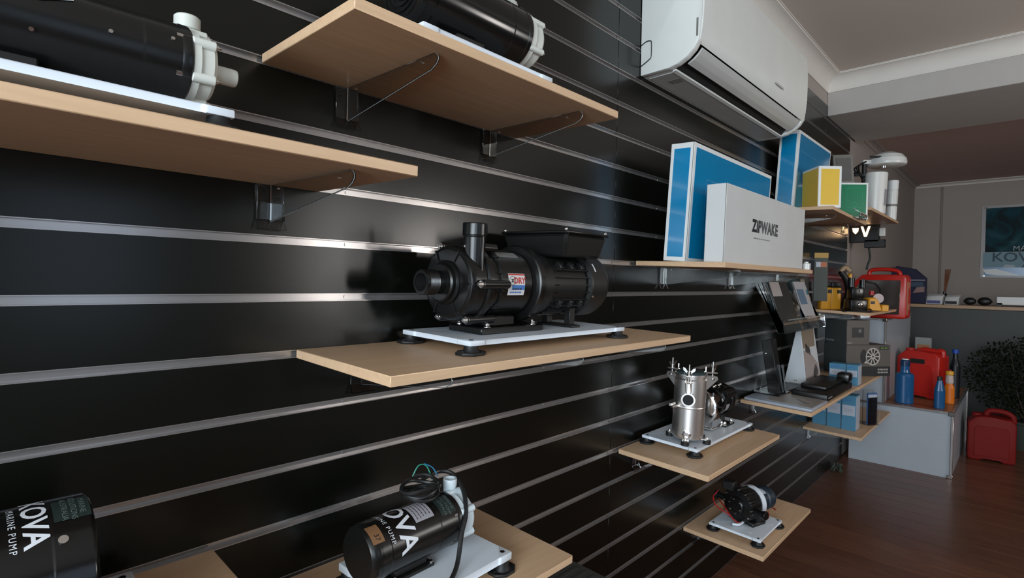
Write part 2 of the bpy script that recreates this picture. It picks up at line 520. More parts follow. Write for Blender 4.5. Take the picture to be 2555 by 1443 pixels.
# ================================================================== SHELVES
SH = {}
EDGE = mat('painted_edge_glint', (0.22, 0.23, 0.23), 0.15, spec=0.8)  # pale colour carrying the glint of the acrylic edges
def shelf(key, x0, x1, k, label, droop=1.6, brk=(), depth=0.298, zoff=0.008, tip=0.27, roll=0.0):
    zt = 1.2125+0.1*k+zoff
    t = thing('wall_shelf', label, 'shelf', (x0, -0.0015, zt), (R(droop), R(roll), 0), 'beech shelves on the slat wall')
    L = x1-x0
    G().box(0, L, -depth, -0.001, -0.016, 0, 0.0012).build('shelf_board', BEECH, t)
    for bx in brk:
        x = bx-x0
        g = G()
        # back plate hooked into the groove, with a flared foot
        g.box(x-0.024, x+0.024, -0.0055, -0.0015, -0.076, -0.0165, 0.001)
        g.prism([(-0.0055, -0.076), (-0.0015, -0.076), (-0.010, -0.092), (-0.014, -0.092)], (x-0.024, 0, 0), (0, 1, 0), (0, 0, 1), (0.048, 0, 0))
        pl = [(-0.0056, -0.0168), (-tip+0.004, -0.0168)]
        for i in range(7):
            a = PI/2+PI*0.5*i/6
            pl.append((-tip+0.006+0.011*math.cos(a), -0.0278+0.011*math.sin(a)))
        pl += [(-tip+0.0, -0.034), (-tip+0.012, -0.040), (-0.0056, -0.078)]
        g.prism(pl, (x-0.002, 0, 0), (0, 1, 0), (0, 0, 1), (0.004, 0, 0))
        b = g.build('bracket', BRK, t)
        eg = G().tube([(x, q_[0], q_[1]) for q_ in pl[1:]], 0.0007, 6, 1)  # pale tube standing in for the bright line along the fin edge
        eg.build('edge_glint', EDGE, b)
        sg = G()
        for yy in (-0.035, -tip+0.035): sg.cyl((x-0.0035, yy, -0.024), (x+0.0035, yy, -0.024), 0.0022, n=8)
        stuff(sg.build('screw', STEEL, b))
    SH[key] = (t, zt, droop)
    return t
def on(key, x, y, dz=0.0):
    t, zt, d = SH[key]
    return (x, y, zt+y*math.tan(R(d))+dz+0.0004), R(d)
shelf('L', -0.43, 0.47, 2, 'beech shelf at upper left carrying the black pump cut off by the picture edge', 1.5, (-0.3, 0.382))
shelf('U', 0.365, 0.99, 4, 'topmost beech shelf, left of the air conditioner', 1.3, (0.522, 0.895), zoff=0.0095)
shelf('M', 0.43, 1.367, -1, 'long beech shelf at eye level under the large black pump', 1.6, (0.560, 0.915, 1.27), depth=0.295)
shelf('S', 1.494, 2.11, -5, 'beech shelf carrying the stainless strainer pump', 2.4, (1.60, 2.0), zoff=0.002)
shelf('D', 1.969, 2.545, -9, 'lowest beech shelf, carrying the small pump with red wires', 2.2, (2.07, 2.44), zoff=-0.003)
shelf('Z', 1.575, 2.475, 1, 'beech shelf holding the large white carton and a blue carton', 1.4, (1.76, 2.37), zoff=0.010)
shelf('H', 2.77, 3.48, 4, 'beech shelf holding the yellow, green and blue cartons', 1.8, (2.93, 3.36), zoff=0.012, roll=1.0)
shelf('W', 3.60, 4.50, 5, 'beech shelf at the far end with white canisters on it', 2.0, (3.75, 4.35), zoff=0.0)
shelf('B', 2.52, 3.385, -5, 'beech shelf with the white tent carton and flat black trays', 2.2, (2.68, 3.22), zoff=0.010)
shelf('N', 3.400, 4.30, -5, 'beech shelf mostly hidden under the two charcoal cartons', 1.6, (3.55, 4.15), zoff=0.0)
shelf('K', 3.511, 4.41, -8, 'low beech shelf with a row of light blue cartons', 1.8, (3.62, 4.25), zoff=0.003)
shelf('Y', 3.628, 4.525, -1, 'beech shelf with yellow and black tools', 2.2, (3.80, 4.40), zoff=-0.002)
shelf('P', -0.04, 0.86, -5, 'beech shelf at the bottom under the small black pump with a coiled cable', 1.6, (0.1, 0.72), zoff=0.002)
shelf('Q', -0.603, 0.297, -4, 'beech shelf at lower left, mostly in shade', 1.6, (-0.45, 0.14), zoff=-0.003)
shelf('T', 0.25, 1.135, -8, 'dim beech shelf at the bottom edge holding a dark grey product', 1.6, (0.4, 0.98), zoff=0.0)

# ================================================================== PUMPS
def base_plate(t, hx, hy, z0=0.0165, th=0.0095, c=0.030, foot=0.026, cx=0.0, cy=0.0):
    i = 0.004
    q = [(-hx, -hy), (-hx+c, -hy), (-hx+c+i, -hy+i), (hx-c-i, -hy+i), (hx-c, -hy), (hx, -hy),
         (hx, -hy+c), (hx-i, -hy+c+i), (hx-i, hy-c-i), (hx, hy-c), (hx, hy), (hx-c, hy), (hx-c-i, hy-i), (-hx+c+i, hy-i), (-hx+c, hy), (-hx, hy),
         (-hx, hy-c), (-hx+i, hy-c-i), (-hx+i, -hy+c+i), (-hx, -hy+c)]
    p = G().prism(q, (cx, cy, z0), (1, 0, 0), (0, 1, 0), (0, 0, th), 0.0016, 2).build('base_plate', PLATE, t)
    foot_src = None
    for sx in (-1, 1):
        for sy in (-1, 1):
            x, y = cx+sx*(hx-0.013), cy+sy*(hy-0.013)
            if foot_src is None:
                g = G()
                oc = [(foot*1.15*math.cos(PI/8+PI/4*k), foot*0.95*math.sin(PI/8+PI/4*k)) for k in range(8)]
                g.prism(oc, (0, 0, 0), (1, 0, 0), (0, 1, 0), (0, 0, 0.0055), 0.001)
                g.lathe([(0.017, 0.0055), (0.0135, 0.010), (0.0125, z0)], (0, 0, 0), n=20)
                g.cyl((0.019, 0, 0.0055), (0.019, 0, 0.0075), 0.003, n=8).cyl((-0.019, 0, 0.0055), (-0.019, 0, 0.0075), 0.003, n=8)
                foot_src = g.build('rubber_foot', RUB, t)
                foot_src.location = (x, y, 0)
                b = G().lathe([(0.0045, 0), (0.0045, 0.0006), (0.0022, 0.0006), (0.0022, 0.0002), (0, 0.0002)], (0, 0, 0), n=14).build('countersunk_bolt', BLKM, p)
                b.location = (x, y, z0+th)
            else:
                inst(foot_src, t, (x, y, 0))
                bb = inst(b, p, (x, y, z0+th))
    return z0+th
def hexhead(g, c, ax, r=0.0055, h=0.005):
    u, v, w = basis(ax)
    c = Vector(c)
    g.cyl(c, c+w*0.0012, r*1.35, n=16)
    g.prism([(r*math.cos(PI/3*k), r*math.sin(PI/3*k)) for k in range(6)], c+w*0.0012, u, v, w*h, 0.0006)
    g.cyl(c+w*(h+0.001), c+w*(h+0.004), r*0.45, n=8)

def mag_pump(t, az, Rm, xm0, xm1, xv1, pl, white=NAT, gloss=BLK, out_y=None, out_h=0.035, out_r=0.0125, noz=0.03, noz_r=0.012, plate_c=(0, 0), z0=0.0165, th=0.0095, cap=False):
    """horizontal magnetic drive pump: motor xm0..xm1, plastic volute xm1..xv1, axis along x at height az"""
    zt = base_plate(t, pl[0], pl[1], z0, th, cx=plate_c[0], cy=plate_c[1])
    out_y = Rm*0.95 if out_y is None else out_y
    d = xv1-xm1
    # motor
    g = G().lathe([(0, 0), (Rm*0.86, 0), (Rm*0.97, 0.006), (Rm, 0.016), (Rm, 0.035), (Rm*0.985, 0.037), (Rm*0.985, xm1-xm0-0.05), (Rm, xm1-xm0-0.048), (Rm, xm1-xm0-0.004), (Rm*0.95, xm1-xm0), (0, xm1-xm0)], (xm0, 0, az), (1, 0, 0), 48)
    mo = g.build('motor', gloss, t)
    G().ring((xm0+0.017, 0, az), (xm0+0.019, 0, az), Rm*1.006, Rm*0.9, 48).build('motor_seam', GLOSSB, mo)
    # foot of the motor
    G().box((xm0+xm1)/2-0.045, (xm0+xm1)/2+0.045, -Rm*0.62, Rm*0.62, zt, zt+0.006, 0.001).box((xm0+xm1)/2-0.035, (xm0+xm1)/2+0.035, -Rm*0.45, Rm*0.45, zt+0.006, az-Rm*0.7, 0.002).build('motor_foot', BLKM, t)
    parts('foot_bolt', STEEL, t, [G().cyl(((xm0+xm1)/2+sx*0.039, sy*Rm*0.54, zt+0.006), ((xm0+xm1)/2+sx*0.039, sy*Rm*0.54, zt+0.010), 0.0042, n=6) for sx in (-1, 1) for sy in (-1, 1)])
    # bracket ring with bolts
    Rv = Rm*0.98
    G().lathe([(0, 0), (Rv, 0), (Rv*1.04, 0.003), (Rv*1.04, 0.012), (Rv, 0.014), (0, 0.014)], (xm1-0.012, 0, az), (1, 0, 0), 40).build('mounting_ring', gloss, t)
    # plastic volute with lugs
    g = G().lathe([(0, 0), (Rv*0.98, 0), (Rv*0.98, d*0.30), (Rv*0.90, d*0.36), (Rv*0.90, d*0.78), (Rv*0.82, d*0.92), (Rv*0.5, d), (0, d)], (xm1+0.001, 0, az), (1, 0, 0), 40)
    for k in range(6):
        a = PI/6+PI/3*k
        yy, zz = Rv*0.93*math.cos(a), az+Rv*0.93*math.sin(a)
        g.cyl((xm1+0.001, yy, zz), (xm1+d*0.86, yy, zz), 0.0065, n=12, b=0.001)
    vo = g.build('volute', white, t)
    for k in range(6):
        a = PI/6+PI/3*k
        yy, zz = Rv*0.93*math.cos(a), az+Rv*0.93*math.sin(a)
        sg = G().cyl((xm1-0.016, yy, zz), (xm1+0.001, yy, zz), 0.005, n=8)
        hexhead(sg, (xm1+d*0.86, yy, zz), (1, 0, 0), 0.0032, 0.003)
        sg.build('volute_bolt', STEEL if white is NAT else BLK, vo)
    # suction nozzle and tangential delivery nozzle
    G().lathe([(noz_r*1.15, 0), (noz_r*1.15, 0.005), (noz_r, 0.006), (noz_r, noz-0.003), (noz_r*0.93, noz), (noz_r*0.72, noz), (noz_r*0.72, 0.004), (0, 0.004)], (xv1, 0, az), (1, 0, 0), 28).build('suction_nozzle', white, t)
    ox = xm1+d*0.5
    top = az+Rv+out_h
    G().lathe([(out_r*0.95, 0), (out_r*0.95, top-az-0.016), (out_r*1.05, top-az-0.014), (out_r*1.05, top-az-0.003), (out_r*0.98, top-az), (out_r*0.72, top-az), (out_r*0.72, top-az-0.012), (0, top-az-0.012)], (ox, out_y-out_r, az), (0, 0, 1), 28).build('delivery_nozzle', NATC if white is NATC else white, t)
    if cap:
        G().cyl((ox-0.002, out_y-out_r, top-0.016), (ox-0.002, out_y-out_r, top+0.003), out_r*1.35, n=32, b=0.002).build('nozzle_cap', white, t)
    return mo, zt

# --- pump on the upper left shelf
loc, rx = on('L', 0.0, -0.155)
t = thing('magnetic_pump', 'black pump with off-white plastic head and side nozzle on the upper left shelf', 'pump', loc, (rx, 0, 0), 'magnetic drive pumps')
RM = 0.046
mo, zt = mag_pump(t, 0.098, RM, -0.14, 0.206, 0.238, (0.230, 0.118), out_h=0.026, noz=0.032, noz_r=0.0115, out_r=0.0115, cap=True)
lettering('brand_lettering', 'KOVA', 0.040, PRINTW, mo, wrapx(0.078, 0, 0.098, RM+0.0004, R(4)), 0.0006, 0.004)
lettering('small_lettering', 'MARINE PUMP', 0.010, GRNT, mo, wrapx(0.052, 0, 0.098, RM+0.0004, R(4)), 0, 0.004, 1.2)
gs = []
for x, a in ((0.125, 88), (0.185, 72), (0.06, 112)): gs.append(G().cyl((x, -RM*math.sin(R(a))*0.97, 0.098+RM*math.cos(R(a))*0.97), (x, -(RM+0.0015)*math.sin(R(a)), 0.098+(RM+0.0015)*math.cos(R(a))), 0.0022, n=10))
parts('case_screw', STEEL, mo, gs)

# --- pump on the top shelf
loc, rx = on('U', 0.655, -0.15)
t = thing('magnetic_pump', 'glossy black pump with off-white plastic head on the top shelf beside the air conditioner', 'pump', loc, (rx, 0, 0), 'magnetic drive pumps')
mo, zt = mag_pump(t, 0.132, 0.060, -0.115, 0.155, 0.205, (0.155, 0.115), gloss=GLOSSB, out_h=0.036, out_r=0.019, noz=0.03, noz_r=0.016)
g = G()
for k in range(5): g.ring((-0.117-0.0003*k, 0, 0.132), (-0.1145, 0, 0.132), 0.054-0.010*k, 0.050-0.010*k, 40)
stuff(g.build('fan_grille', BLK, mo))
G().box(-0.02, 0.09, -0.035, 0.035, 0.185, 0.235, 0.006, 2).build('terminal_box', GLOSSB, t)

# --- small pump bottom centre, with cable
loc, rx = on('P', 0.603, -0.165)
t = thing('magnetic_pump', 'small black pump with printed lettering, coiled cable and pale plastic head', 'pump', loc, (rx, 0, R(3)), 'magnetic drive pumps')
RM, AZ = 0.047, 0.095
mo, zt = mag_pump(t, AZ, RM, -0.150, 0.040, 0.080, (0.122, 0.096), white=NATC, out_y=0.026, out_h=0.020, out_r=0.0130, noz=0.022, noz_r=0.013, z0=0.022, th=0.014)
lettering('brand_lettering', 'KOVA', 0.047, PRINTW, mo, wrapx(-0.082, 0, AZ, RM+0.0004, R(14)), 0.0008, 0.004)
lettering('small_lettering', 'MARINE PUMP', 0.0105, PRINTW, mo, wrapx(-0.110, 0, AZ, RM+0.0004, R(16)), 0, 0.004, 1.25)
patchx('brown_tag', BROWN, mo, -0.146, -0.124, 0, AZ, RM+0.0003, R(12), R(52))
lettering('tag_lettering', '37', 0.012, PRINTB, mo, wrapx(-0.135, 0, AZ, RM+0.0006, R(40)), 0, 0.004)
patchx('grey_label', GREYL, mo, -0.058, -0.018, 0, AZ, RM+0.0003, R(-8), R(44))
print_lines('label_print', PRINTB, mo, wrapx(-0.038, 0, AZ, RM+0.0005, R(18)), 0.036, 5, 0.0068, 0.0014, 0.003)
patchx('dark_label', DKGRN, mo, -0.004, 0.030, 0, AZ, RM*0.995+0.0008, R(4), R(52))
for k, s in enumerate(('AUSTRALIA', 'SOLUTIONS', 'MARINE')): lettering('dark_label_print', s, 0.0082, GRNT, mo, wrapx(0.006+0.009*k, 0, AZ, RM+0.0008, R(28)), 0, 0.004)
# cable: coil on top of the motor, then hanging over the front
pts = []
for k in range(46):
    a = 2*PI*k/14.0
    pts.append((-0.010+(0.034+0.003*math.sin(1.7*a))*math.cos(a), 0.016+0.030*math.sin(a), AZ+RM+0.004+0.00055*k+0.003*math.sin(2.3*a)))
G().tube(pts, 0.0036, 8, 2).build('coiled_cable', CABLE, t)
G().tube([(0.016, 0.040, AZ+RM+0.022), (0.060, 0.044, AZ+RM+0.024), (0.078, 0.020, AZ+RM+0.018), (0.066, -0.020, AZ+RM-0.002), (0.046, -0.046, AZ+RM*0.40), (0.030, -0.054, AZ-0.005), (0.012, -0.066, AZ-0.038), (-0.006, -0.078, 0.046), (-0.032, -0.092, 0.040), (-0.06, -0.110, 0.034), (-0.09, -0.122, 0.010)], 0.0042, 8, 5).build('hanging_cable', CABLE, t)
G().tube([(0.030, 0.030, AZ+RM+0.020), (0.024, 0.040, AZ+RM+0.044), (0.008, 0.044, AZ+RM+0.048), (-0.004, 0.046, AZ+RM+0.030)], 0.0012, 6).build('green_wire', CGN, t)
G().tube([(0.040, 0.026, AZ+RM+0.024), (0.034, 0.034, AZ+RM+0.040), (0.018, 0.040, AZ+RM+0.050)], 0.0012, 6).build('blue_wire', CB, t)

# --- big motor lower left
loc, rx = on('Q', -0.02, -0.15)
t = thing('magnetic_pump', 'large shaded black pump motor with white lettering at the lower left picture edge', 'pump', loc, (rx, 0, 0), 'magnetic drive pumps')
zt = base_plate(t, 0.20, 0.11)
RM, AZ = 0.080, 0.106
g = G().lathe([(0, 0), (RM*0.9, 0), (RM, 0.012), (RM, 0.247), (RM*1.008, 0.2485), (RM*1.008, 0.281), (RM*0.97, 0.285), (0, 0.285)], (-0.15, 0, AZ), (1, 0, 0), 48)
mo = g.build('motor', GLOSSB, t)
G().box(-0.10, 0.08, -0.05, 0.05, zt, AZ-RM*0.75, 0.003).build('motor_foot', BLKM, t)
lettering('brand_lettering', 'KOVA', 0.029, PRINTW, mo, wrapx(0.0845, 0, AZ, RM+0.0005, R(16)), 0.0006, 0.005)
lettering('small_lettering', 'MARINE PUMP', 0.0085, PRINTW, mo, wrapx(0.0670, 0, AZ, RM+0.0005, R(22)), 0, 0.005, 1.3)
patchx('dark_label', DKGRN, mo, 0.1005, 0.1325, 0, AZ, RM*1.008+0.0007, R(2), R(28))
for k, s in enumerate(('AUSTRALIA', 'SOLUTIONS', 'MARINE')): lettering('dark_label_print', s, 0.0075, GRNT, mo, wrapx(0.110+0.0078*k, 0, AZ, RM*1.008+0.0012, R(15)), 0, 0.005)
parts('case_screw', STEEL, mo, [G().cyl((x, -RM*math.sin(R(a)), AZ+RM*math.cos(R(a))), (x, -(RM+0.003)*math.sin(R(a)), AZ+(RM+0.003)*math.cos(R(a))), 0.0045, n=14) for x, a in ((0.106, 44), (0.048, 30))])

# --- the large pump on the eye-level shelf
loc, rx = on('M', 0.895, -0.125)
t = thing('magnetic_pump', 'large black pump with threaded inlet and upright outlet on the eye-level shelf', 'pump', loc, (rx, 0, 0), 'magnetic drive pumps')
zt = base_plate(t, 0.254, 0.103, foot=0.027, c=0.036)
AZ = 0.1265
# inlet spigot with thread
pr = [(0.017, 0.004), (0.017, 0), (0.0225, 0), (0.0235, 0.002)]
for k in range(9): pr += [(0.0240, 0.006+0.0028*k), (0.0226, 0.0074+0.0028*k)]
pr += [(0.0222, 0.034), (0.0222, 0.058), (0.028, 0.066)]
g = G().lathe(pr+[(0, 0.066)], (-0.290, 0, AZ), (1, 0, 0), 36)
g.build('inlet_spigot', BLK, t)
G().lathe([(0.0168, 0.0005), (0.0168, 0.0325), (0, 0.0325)], (-0.2895, 0, AZ), (1, 0, 0), 28).build('inlet_bore', DARK, t)
# volute: boss, dished casing, flange, ribs
g = G().lathe([(0, 0), (0.034, 0), (0.037, 0.003), (0.037, 0.011), (0.043, 0.013), (0.043, 0.017), (0.064, 0.0185), (0.0705, 0.022), (0.073, 0.028), (0.0735, 0.036), (0.0735, 0.060), (0.079, 0.062), (0.079, 0.072), (0, 0.072)], (-0.247, 0, AZ), (1, 0, 0), 56)
for k in range(6):
    a = PI+PI/3*k
    c, s_ = math.cos(a), math.sin(a)
    u = Vector((0, c, s_))
    v = Vector((0, -s_, c))
    g.prism([(0.036, -0.0013), (0.0695, -0.0013), (0.0695, 0.0013), (0.036, 0.0013)], Vector((-0.2315, 0, AZ)), u, v, (0.012, 0, 0))
vo = g.build('volute', BLK, t)
for k in range(6):
    a = PI+PI/3*k
    yy, zz = 0.081*math.cos(a), AZ+0.081*math.sin(a)
    sg = G()
    hexhead(sg, (-0.212, yy, zz), (-1, 0, 0), 0.0052, 0.005)
    sg.build('volute_bolt', STEEL, vo)
    G().cyl((-0.211, yy, zz), (-0.140, yy, zz), 0.0092, 0.0082, n=16, b=0.001).build('bolt_lug', BLK, vo)
# outlet, tangential on the front side
ox, oy = -0.200, -0.045
g = G().lathe([(0.0, -0.004), (0.0185, 0.0), (0.019, 0.002), (0.0212, 0.086), (0.0225, 0.088), (0.0225, 0.0895), (0.0238, 0.0905), (0.0238, 0.111), (0.0228, 0.113), (0.0175, 0.113), (0.0175, 0.09), (0, 0.09)], (ox, oy, AZ+0.002), (0, 0, 1), 36)
g.prism([(-0.020, 0.0), (0.020, 0.0), (0.0, -0.030)], (ox, oy-0.018, AZ+0.004), (1, 0, 0), (0, 0, 1), (0, 0.03, 0), 0.002)
g.build('outlet_pipe', BLK, t)
G().box(ox-0.002, ox+0.002, oy-0.024, oy-0.0195, AZ+0.015, AZ+0.09, 0.0006).build('outlet_rib', BLK, t)
# rear casing and adaptor
g = G().lathe([(0, 0), (0.070, 0), (0.070, 0.018), (0.066, 0.020), (0.0655, 0.030), (0.0695, 0.032), (0.0695, 0.118), (0.0655, 0.122), (0.0655, 0.128), (0.080, 0.131), (0.083, 0.134), (0.083, 0.148), (0.076, 0.151), (0, 0.151)], (-0.176, 0, AZ), (1, 0, 0), 56)
for k in range(12):
    a = 2*PI*k/12+0.2
    g.prism([(0.060, -0.0012), (0.0725, -0.0012), (0.0725, 0.0012), (0.060, 0.0012)], (-0.158, 0, AZ), Vector((0, math.cos(a), math.sin(a))), Vector((0, -math.sin(a), math.cos(a))), (0.022, 0, 0))
rc = g.build('rear_casing', BLK, t)
patchx('maker_sticker', mat('sticker_white', (0.62, 0.60, 0.60), 0.4), rc, -0.128, -0.080, 0, AZ, 0.0700, R(72), R(108))
patchx('sticker_red_band', SREDL, rc, -0.1275, -0.0805, 0, AZ, 0.0702, R(72.5), R(75))
patchx('sticker_blue_band', SBLUE, rc, -0.118, -0.0805, 0, AZ, 0.0702, R(91), R(99))
def wraph(x0, rad, th0):
    return lambda x, y: Vector((x0+x, -rad*math.sin(th0-y/rad), AZ+rad*math.cos(th0-y/rad)))
lettering('sticker_lettering', 'DRY', 0.017, SREDL, rc, wraph(-0.096, 0.0703, R(84)), 0.0007)
lettering('sticker_lettering', 'x', 0.014, PRINTB, rc, wraph(-0.1165, 0.0704, R(83)), 0.0006)
print_lines('sticker_print', PRINTB, rc, wraph(-0.101, 0.0704, R(97.5)), 0.030, 1, 0.004, 0.0022, 0.003)
print_lines('sticker_print', SBLUE, rc, wraph(-0.104, 0.0704, R(103)), 0.036, 1, 0.004, 0.0028, 0.003)
g = G()
n = 24
vs = []
for k in range(n):
    for rr in (0.0085, 0.0095):
        a = 2*PI*k/n
        th = R(84)-rr*math.sin(a)/0.0703
        vs.append(Vector((-0.1165+rr*math.cos(a), -0.0704*math.sin(th), AZ+0.0704*math.cos(th))))
g.mesh(vs, [(2*k, 2*k+1, (2*k+3) % (2*n), (2*k+2) % (2*n)) for k in range(n)])
g.build('sticker_circle', PRINTB, rc)
patchx('grey_rating_label', mat('dim_grey_label', (0.16, 0.155, 0.15), 0.4), rc, -0.135, -0.075, 0, AZ, 0.0699, R(24), R(40))
# pump foot
g = G().box(-0.178, 0.007, -0.050, 0.050, zt, zt+0.014, 0.002).box(-0.150, -0.075, -0.040, 0.040, zt+0.014, zt+0.036, 0.003)
g.build('pump_foot', BLK, t)
for x in (-0.155, -0.02):
    for y in (-0.041, 0.041):
        sg = G()
        hexhead(sg, (x, y, zt+0.014), (0, 0, 1), 0.006, 0.006)
        sg.build('foot_bolt', STEEL, t)
# motor with fins, fan cover and terminal box
g = G().lathe([(0, 0), (0.068, 0), (0.069, 0.004), (0.069, 0.042), (0.064, 0.046), (0.064, 0.176), (0, 0.176)], (-0.024, 0, AZ), (1, 0, 0), 48)
mo = g.build('motor', BLKM, t)
g = G()
for k in range(26):
    a = 2*PI*k/26
    if 40 < math.degrees(a) < 140: continue
    g.prism([(0.060, -0.0011), (0.0725, -0.0011), (0.0725, 0.0011), (0.060, 0.0011)], (0.030, 0, AZ), Vector((0, math.cos(a), math.sin(a))), Vector((0, -math.sin(a), math.cos(a))), (0.118, 0, 0))
stuff(g.build('cooling_fins', BLKM, mo))
for a in (38, -38, 142, -142):
    for x in (0.045, 0.085, 0.122):
        g = G()
        u = Vector((0, math.cos(R(a)), math.sin(R(a))))
        v = Vector((0, -math.sin(R(a)), math.cos(R(a))))
        g.prism([(0.060, -0.010), (0.074, -0.010), (0.074, 0.010), (0.060, 0.010)], (x, 0, AZ), u, v, (0.012, 0, 0), 0.0015)
        g.cyl(Vector((x+0.006, 0, AZ))+u*0.074, Vector((x+0.006, 0, AZ))+u*0.077, 0.0035, n=6)
        g.build('motor_boss', BLKM, mo)
fc = G().lathe([(0.066, -0.002), (0.0765, 0), (0.0775, 0.003), (0.0775, 0.060), (0.073, 0.072), (0.060, 0.077), (0, 0.078)], (0.148, 0, AZ), (1, 0, 0), 56).build('fan_cover', BLKM, t)
for a in (-20, 70, 160, 250):
    u = Vector((0, -math.cos(R(a)), math.sin(R(a))))
    p = Vector((0.156, 0, AZ))+u*0.0772
    G().cyl(p, p+u*0.002, 0.0034, n=10).build('cover_screw', STEEL, fc)
patchx('arrow_sticker', PRINTW, fc, 0.163, 0.168, 0, AZ, 0.0779, R(50), R(66))
G().box(0.105, 0.135, -0.055, 0.055, zt, zt+0.006, 0.001).box(0.110, 0.130, -0.042, -0.026, zt+0.006, AZ-0.055, 0.001).box(0.110, 0.130, 0.026, 0.042, zt+0.006, AZ-0.055, 0.001).build('motor_foot', BLKM, t)
TBX = -0.018
g = G().frustum((0.048+TBX, 0.182+TBX, -0.082, 0.086), (0.036+TBX, 0.192+TBX, -0.094, 0.096), AZ+0.062, AZ+0.112, 0.006)
tb = g.build('terminal_box', BLKM, t)
G().box(0.033+TBX, 0.195+TBX, -0.097, 0.099, AZ+0.1125, AZ+0.1190, 0.0025, 2).build('terminal_box_lid', BLK, tb)
parts('lid_screw', STEEL, tb, [G().sph((x+TBX, y, AZ+0.121), 0.0042, 10) for x, y in ((0.040, -0.090), (0.188, -0.090), (0.040, 0.092), (0.188, 0.092))])
G().tube([(0.040+TBX, -0.0955, AZ+0.116), (0.041+TBX, -0.0945, AZ+0.095), (0.042+TBX, -0.0925, AZ+0.080), (0.035+TBX, -0.088, AZ+0.072)], 0.0013, 6).build('corner_glint_tube', BLK, tb)  # glossy tube on the box corner, added where only a glint runs

# --- stainless strainer pump
loc, rx = on('S', 1.85, -0.113)
t = thing('strainer_pump', 'stainless steel basket strainer with a chrome and black motor on a white plate', 'pump', loc, (rx, 0, 0))
zt = base_plate(t, 0.236, 0.097, c=0.028, foot=0.026)
sx, sy = -0.168, -0.030
g = G().lathe([(0, 0), (0.040, 0), (0.049, 0.006), (0.050, 0.012), (0.050, 0.104), (0.0507, 0.105), (0.0507, 0.1075), (0.050, 0.1085), (0.050, 0.195), (0.0465, 0.199), (0.0465, 0.206), (0.051, 0.208), (0.051, 0.214), (0.046, 0.215), (0.046, 0.210), (0, 0.210)], (sx, sy, zt+0.010), (0, 0, 1), 64)
st = g.build('strainer_body', SATIN, t)
G().lathe([(0.045, 0.0), (0.047, 0.002), (0.047, 0.009), (0.040, 0.012), (0, 0.012)], (sx, sy, zt+0.222), (0, 0, 1), 40).build('glass_lid', mat('dark_lid_glass', (0.03, 0.05, 0.055), 0.08, coat=0.6), t)
# clamp arms, swing bolts, wing nuts
for a in (200, 320, 80):
    u = Vector((math.cos(R(a)), math.sin(R(a)), 0))
    v = Vector((-math.sin(R(a)), math.cos(R(a)), 0))
    o = Vector((sx, sy, zt))
    g = G()
    for off in (-0.009, 0.006):
        g.prism([(0.048, 0.165), (0.048, 0.215), (0.086, 0.215), (0.090, 0.205)], o+v*off, u, (0, 0, 1), v*0.003)
    g.prism([(0.030, 0.228), (0.088, 0.228), (0.088, 0.224), (0.030, 0.224)], o-v*0.008, u, (0, 0, 1), v*0.016, 0.001)
    b = g.build('clamp_arm', SATIN, t)
    g = G().cyl(o+u*0.074+Vector((0, 0, 0.200)), o+u*0.074+Vector((0, 0, 0.262)), 0.0032, n=10)
    g.cyl(o+u*0.074-v*0.012+Vector((0, 0, 0.206)), o+u*0.074+v*0.012+Vector((0, 0, 0.206)), 0.0036, n=10)
    g.cyl(o+u*0.074+Vector((0, 0, 0.228)), o+u*0.074+Vector((0, 0, 0.240)), 0.0065, n=12)
    for s_ in (-1, 1):
        g.prism([(0.004, 0.231), (0.018, 0.243), (0.019, 0.252), (0.012, 0.250), (0.004, 0.239)], o+u*0.0725, v*s_, (0, 0, 1), u*0.003)
    g.cyl(o+u*0.050+Vector((0, 0, 0.228)), o+u*0.050+Vector((0, 0, 0.246)), 0.0028, n=8)
    g.build('swing_bolt', STEEL, t)
# ports
d = Vector((-0.93, -0.37, 0))
p = Vector((sx, sy, zt+0.150))
G().lathe([(0.020, 0), (0.020, 0.028), (0.0215, 0.029), (0.0215, 0.035), (0.0165, 0.035), (0.0165, 0.010), (0, 0.010)], p+d*0.043, d, 32).build('inlet_port', STEEL, t)
G().lathe([(0.0162, 0), (0.0162, 0.018), (0, 0.018)], p+d*0.0545, d, 24).build('inlet_port_bore', DARK, t)
p = Vector((sx, sy, zt+0.032))
G().lathe([(0.015, 0), (0.015, 0.010), (0.009, 0.012), (0.009, 0.006), (0, 0.006)], p+d*0.044, d, 6).build('drain_plug', CHROME, t)
p = Vector((sx, sy, zt+0.118))
d2 = Vector((-0.93, 0.36, 0))
g = G().cyl(p+d2*0.046, p+d2*0.075, 0.006, n=12)
g.box(-0.016, 0.016, -0.003, 0.003, -0.004, 0.004, m=Matrix.Translation(p+d2*0.072+Vector((0, 0, 0.008))))
g.build('bleed_valve', STEEL, t)
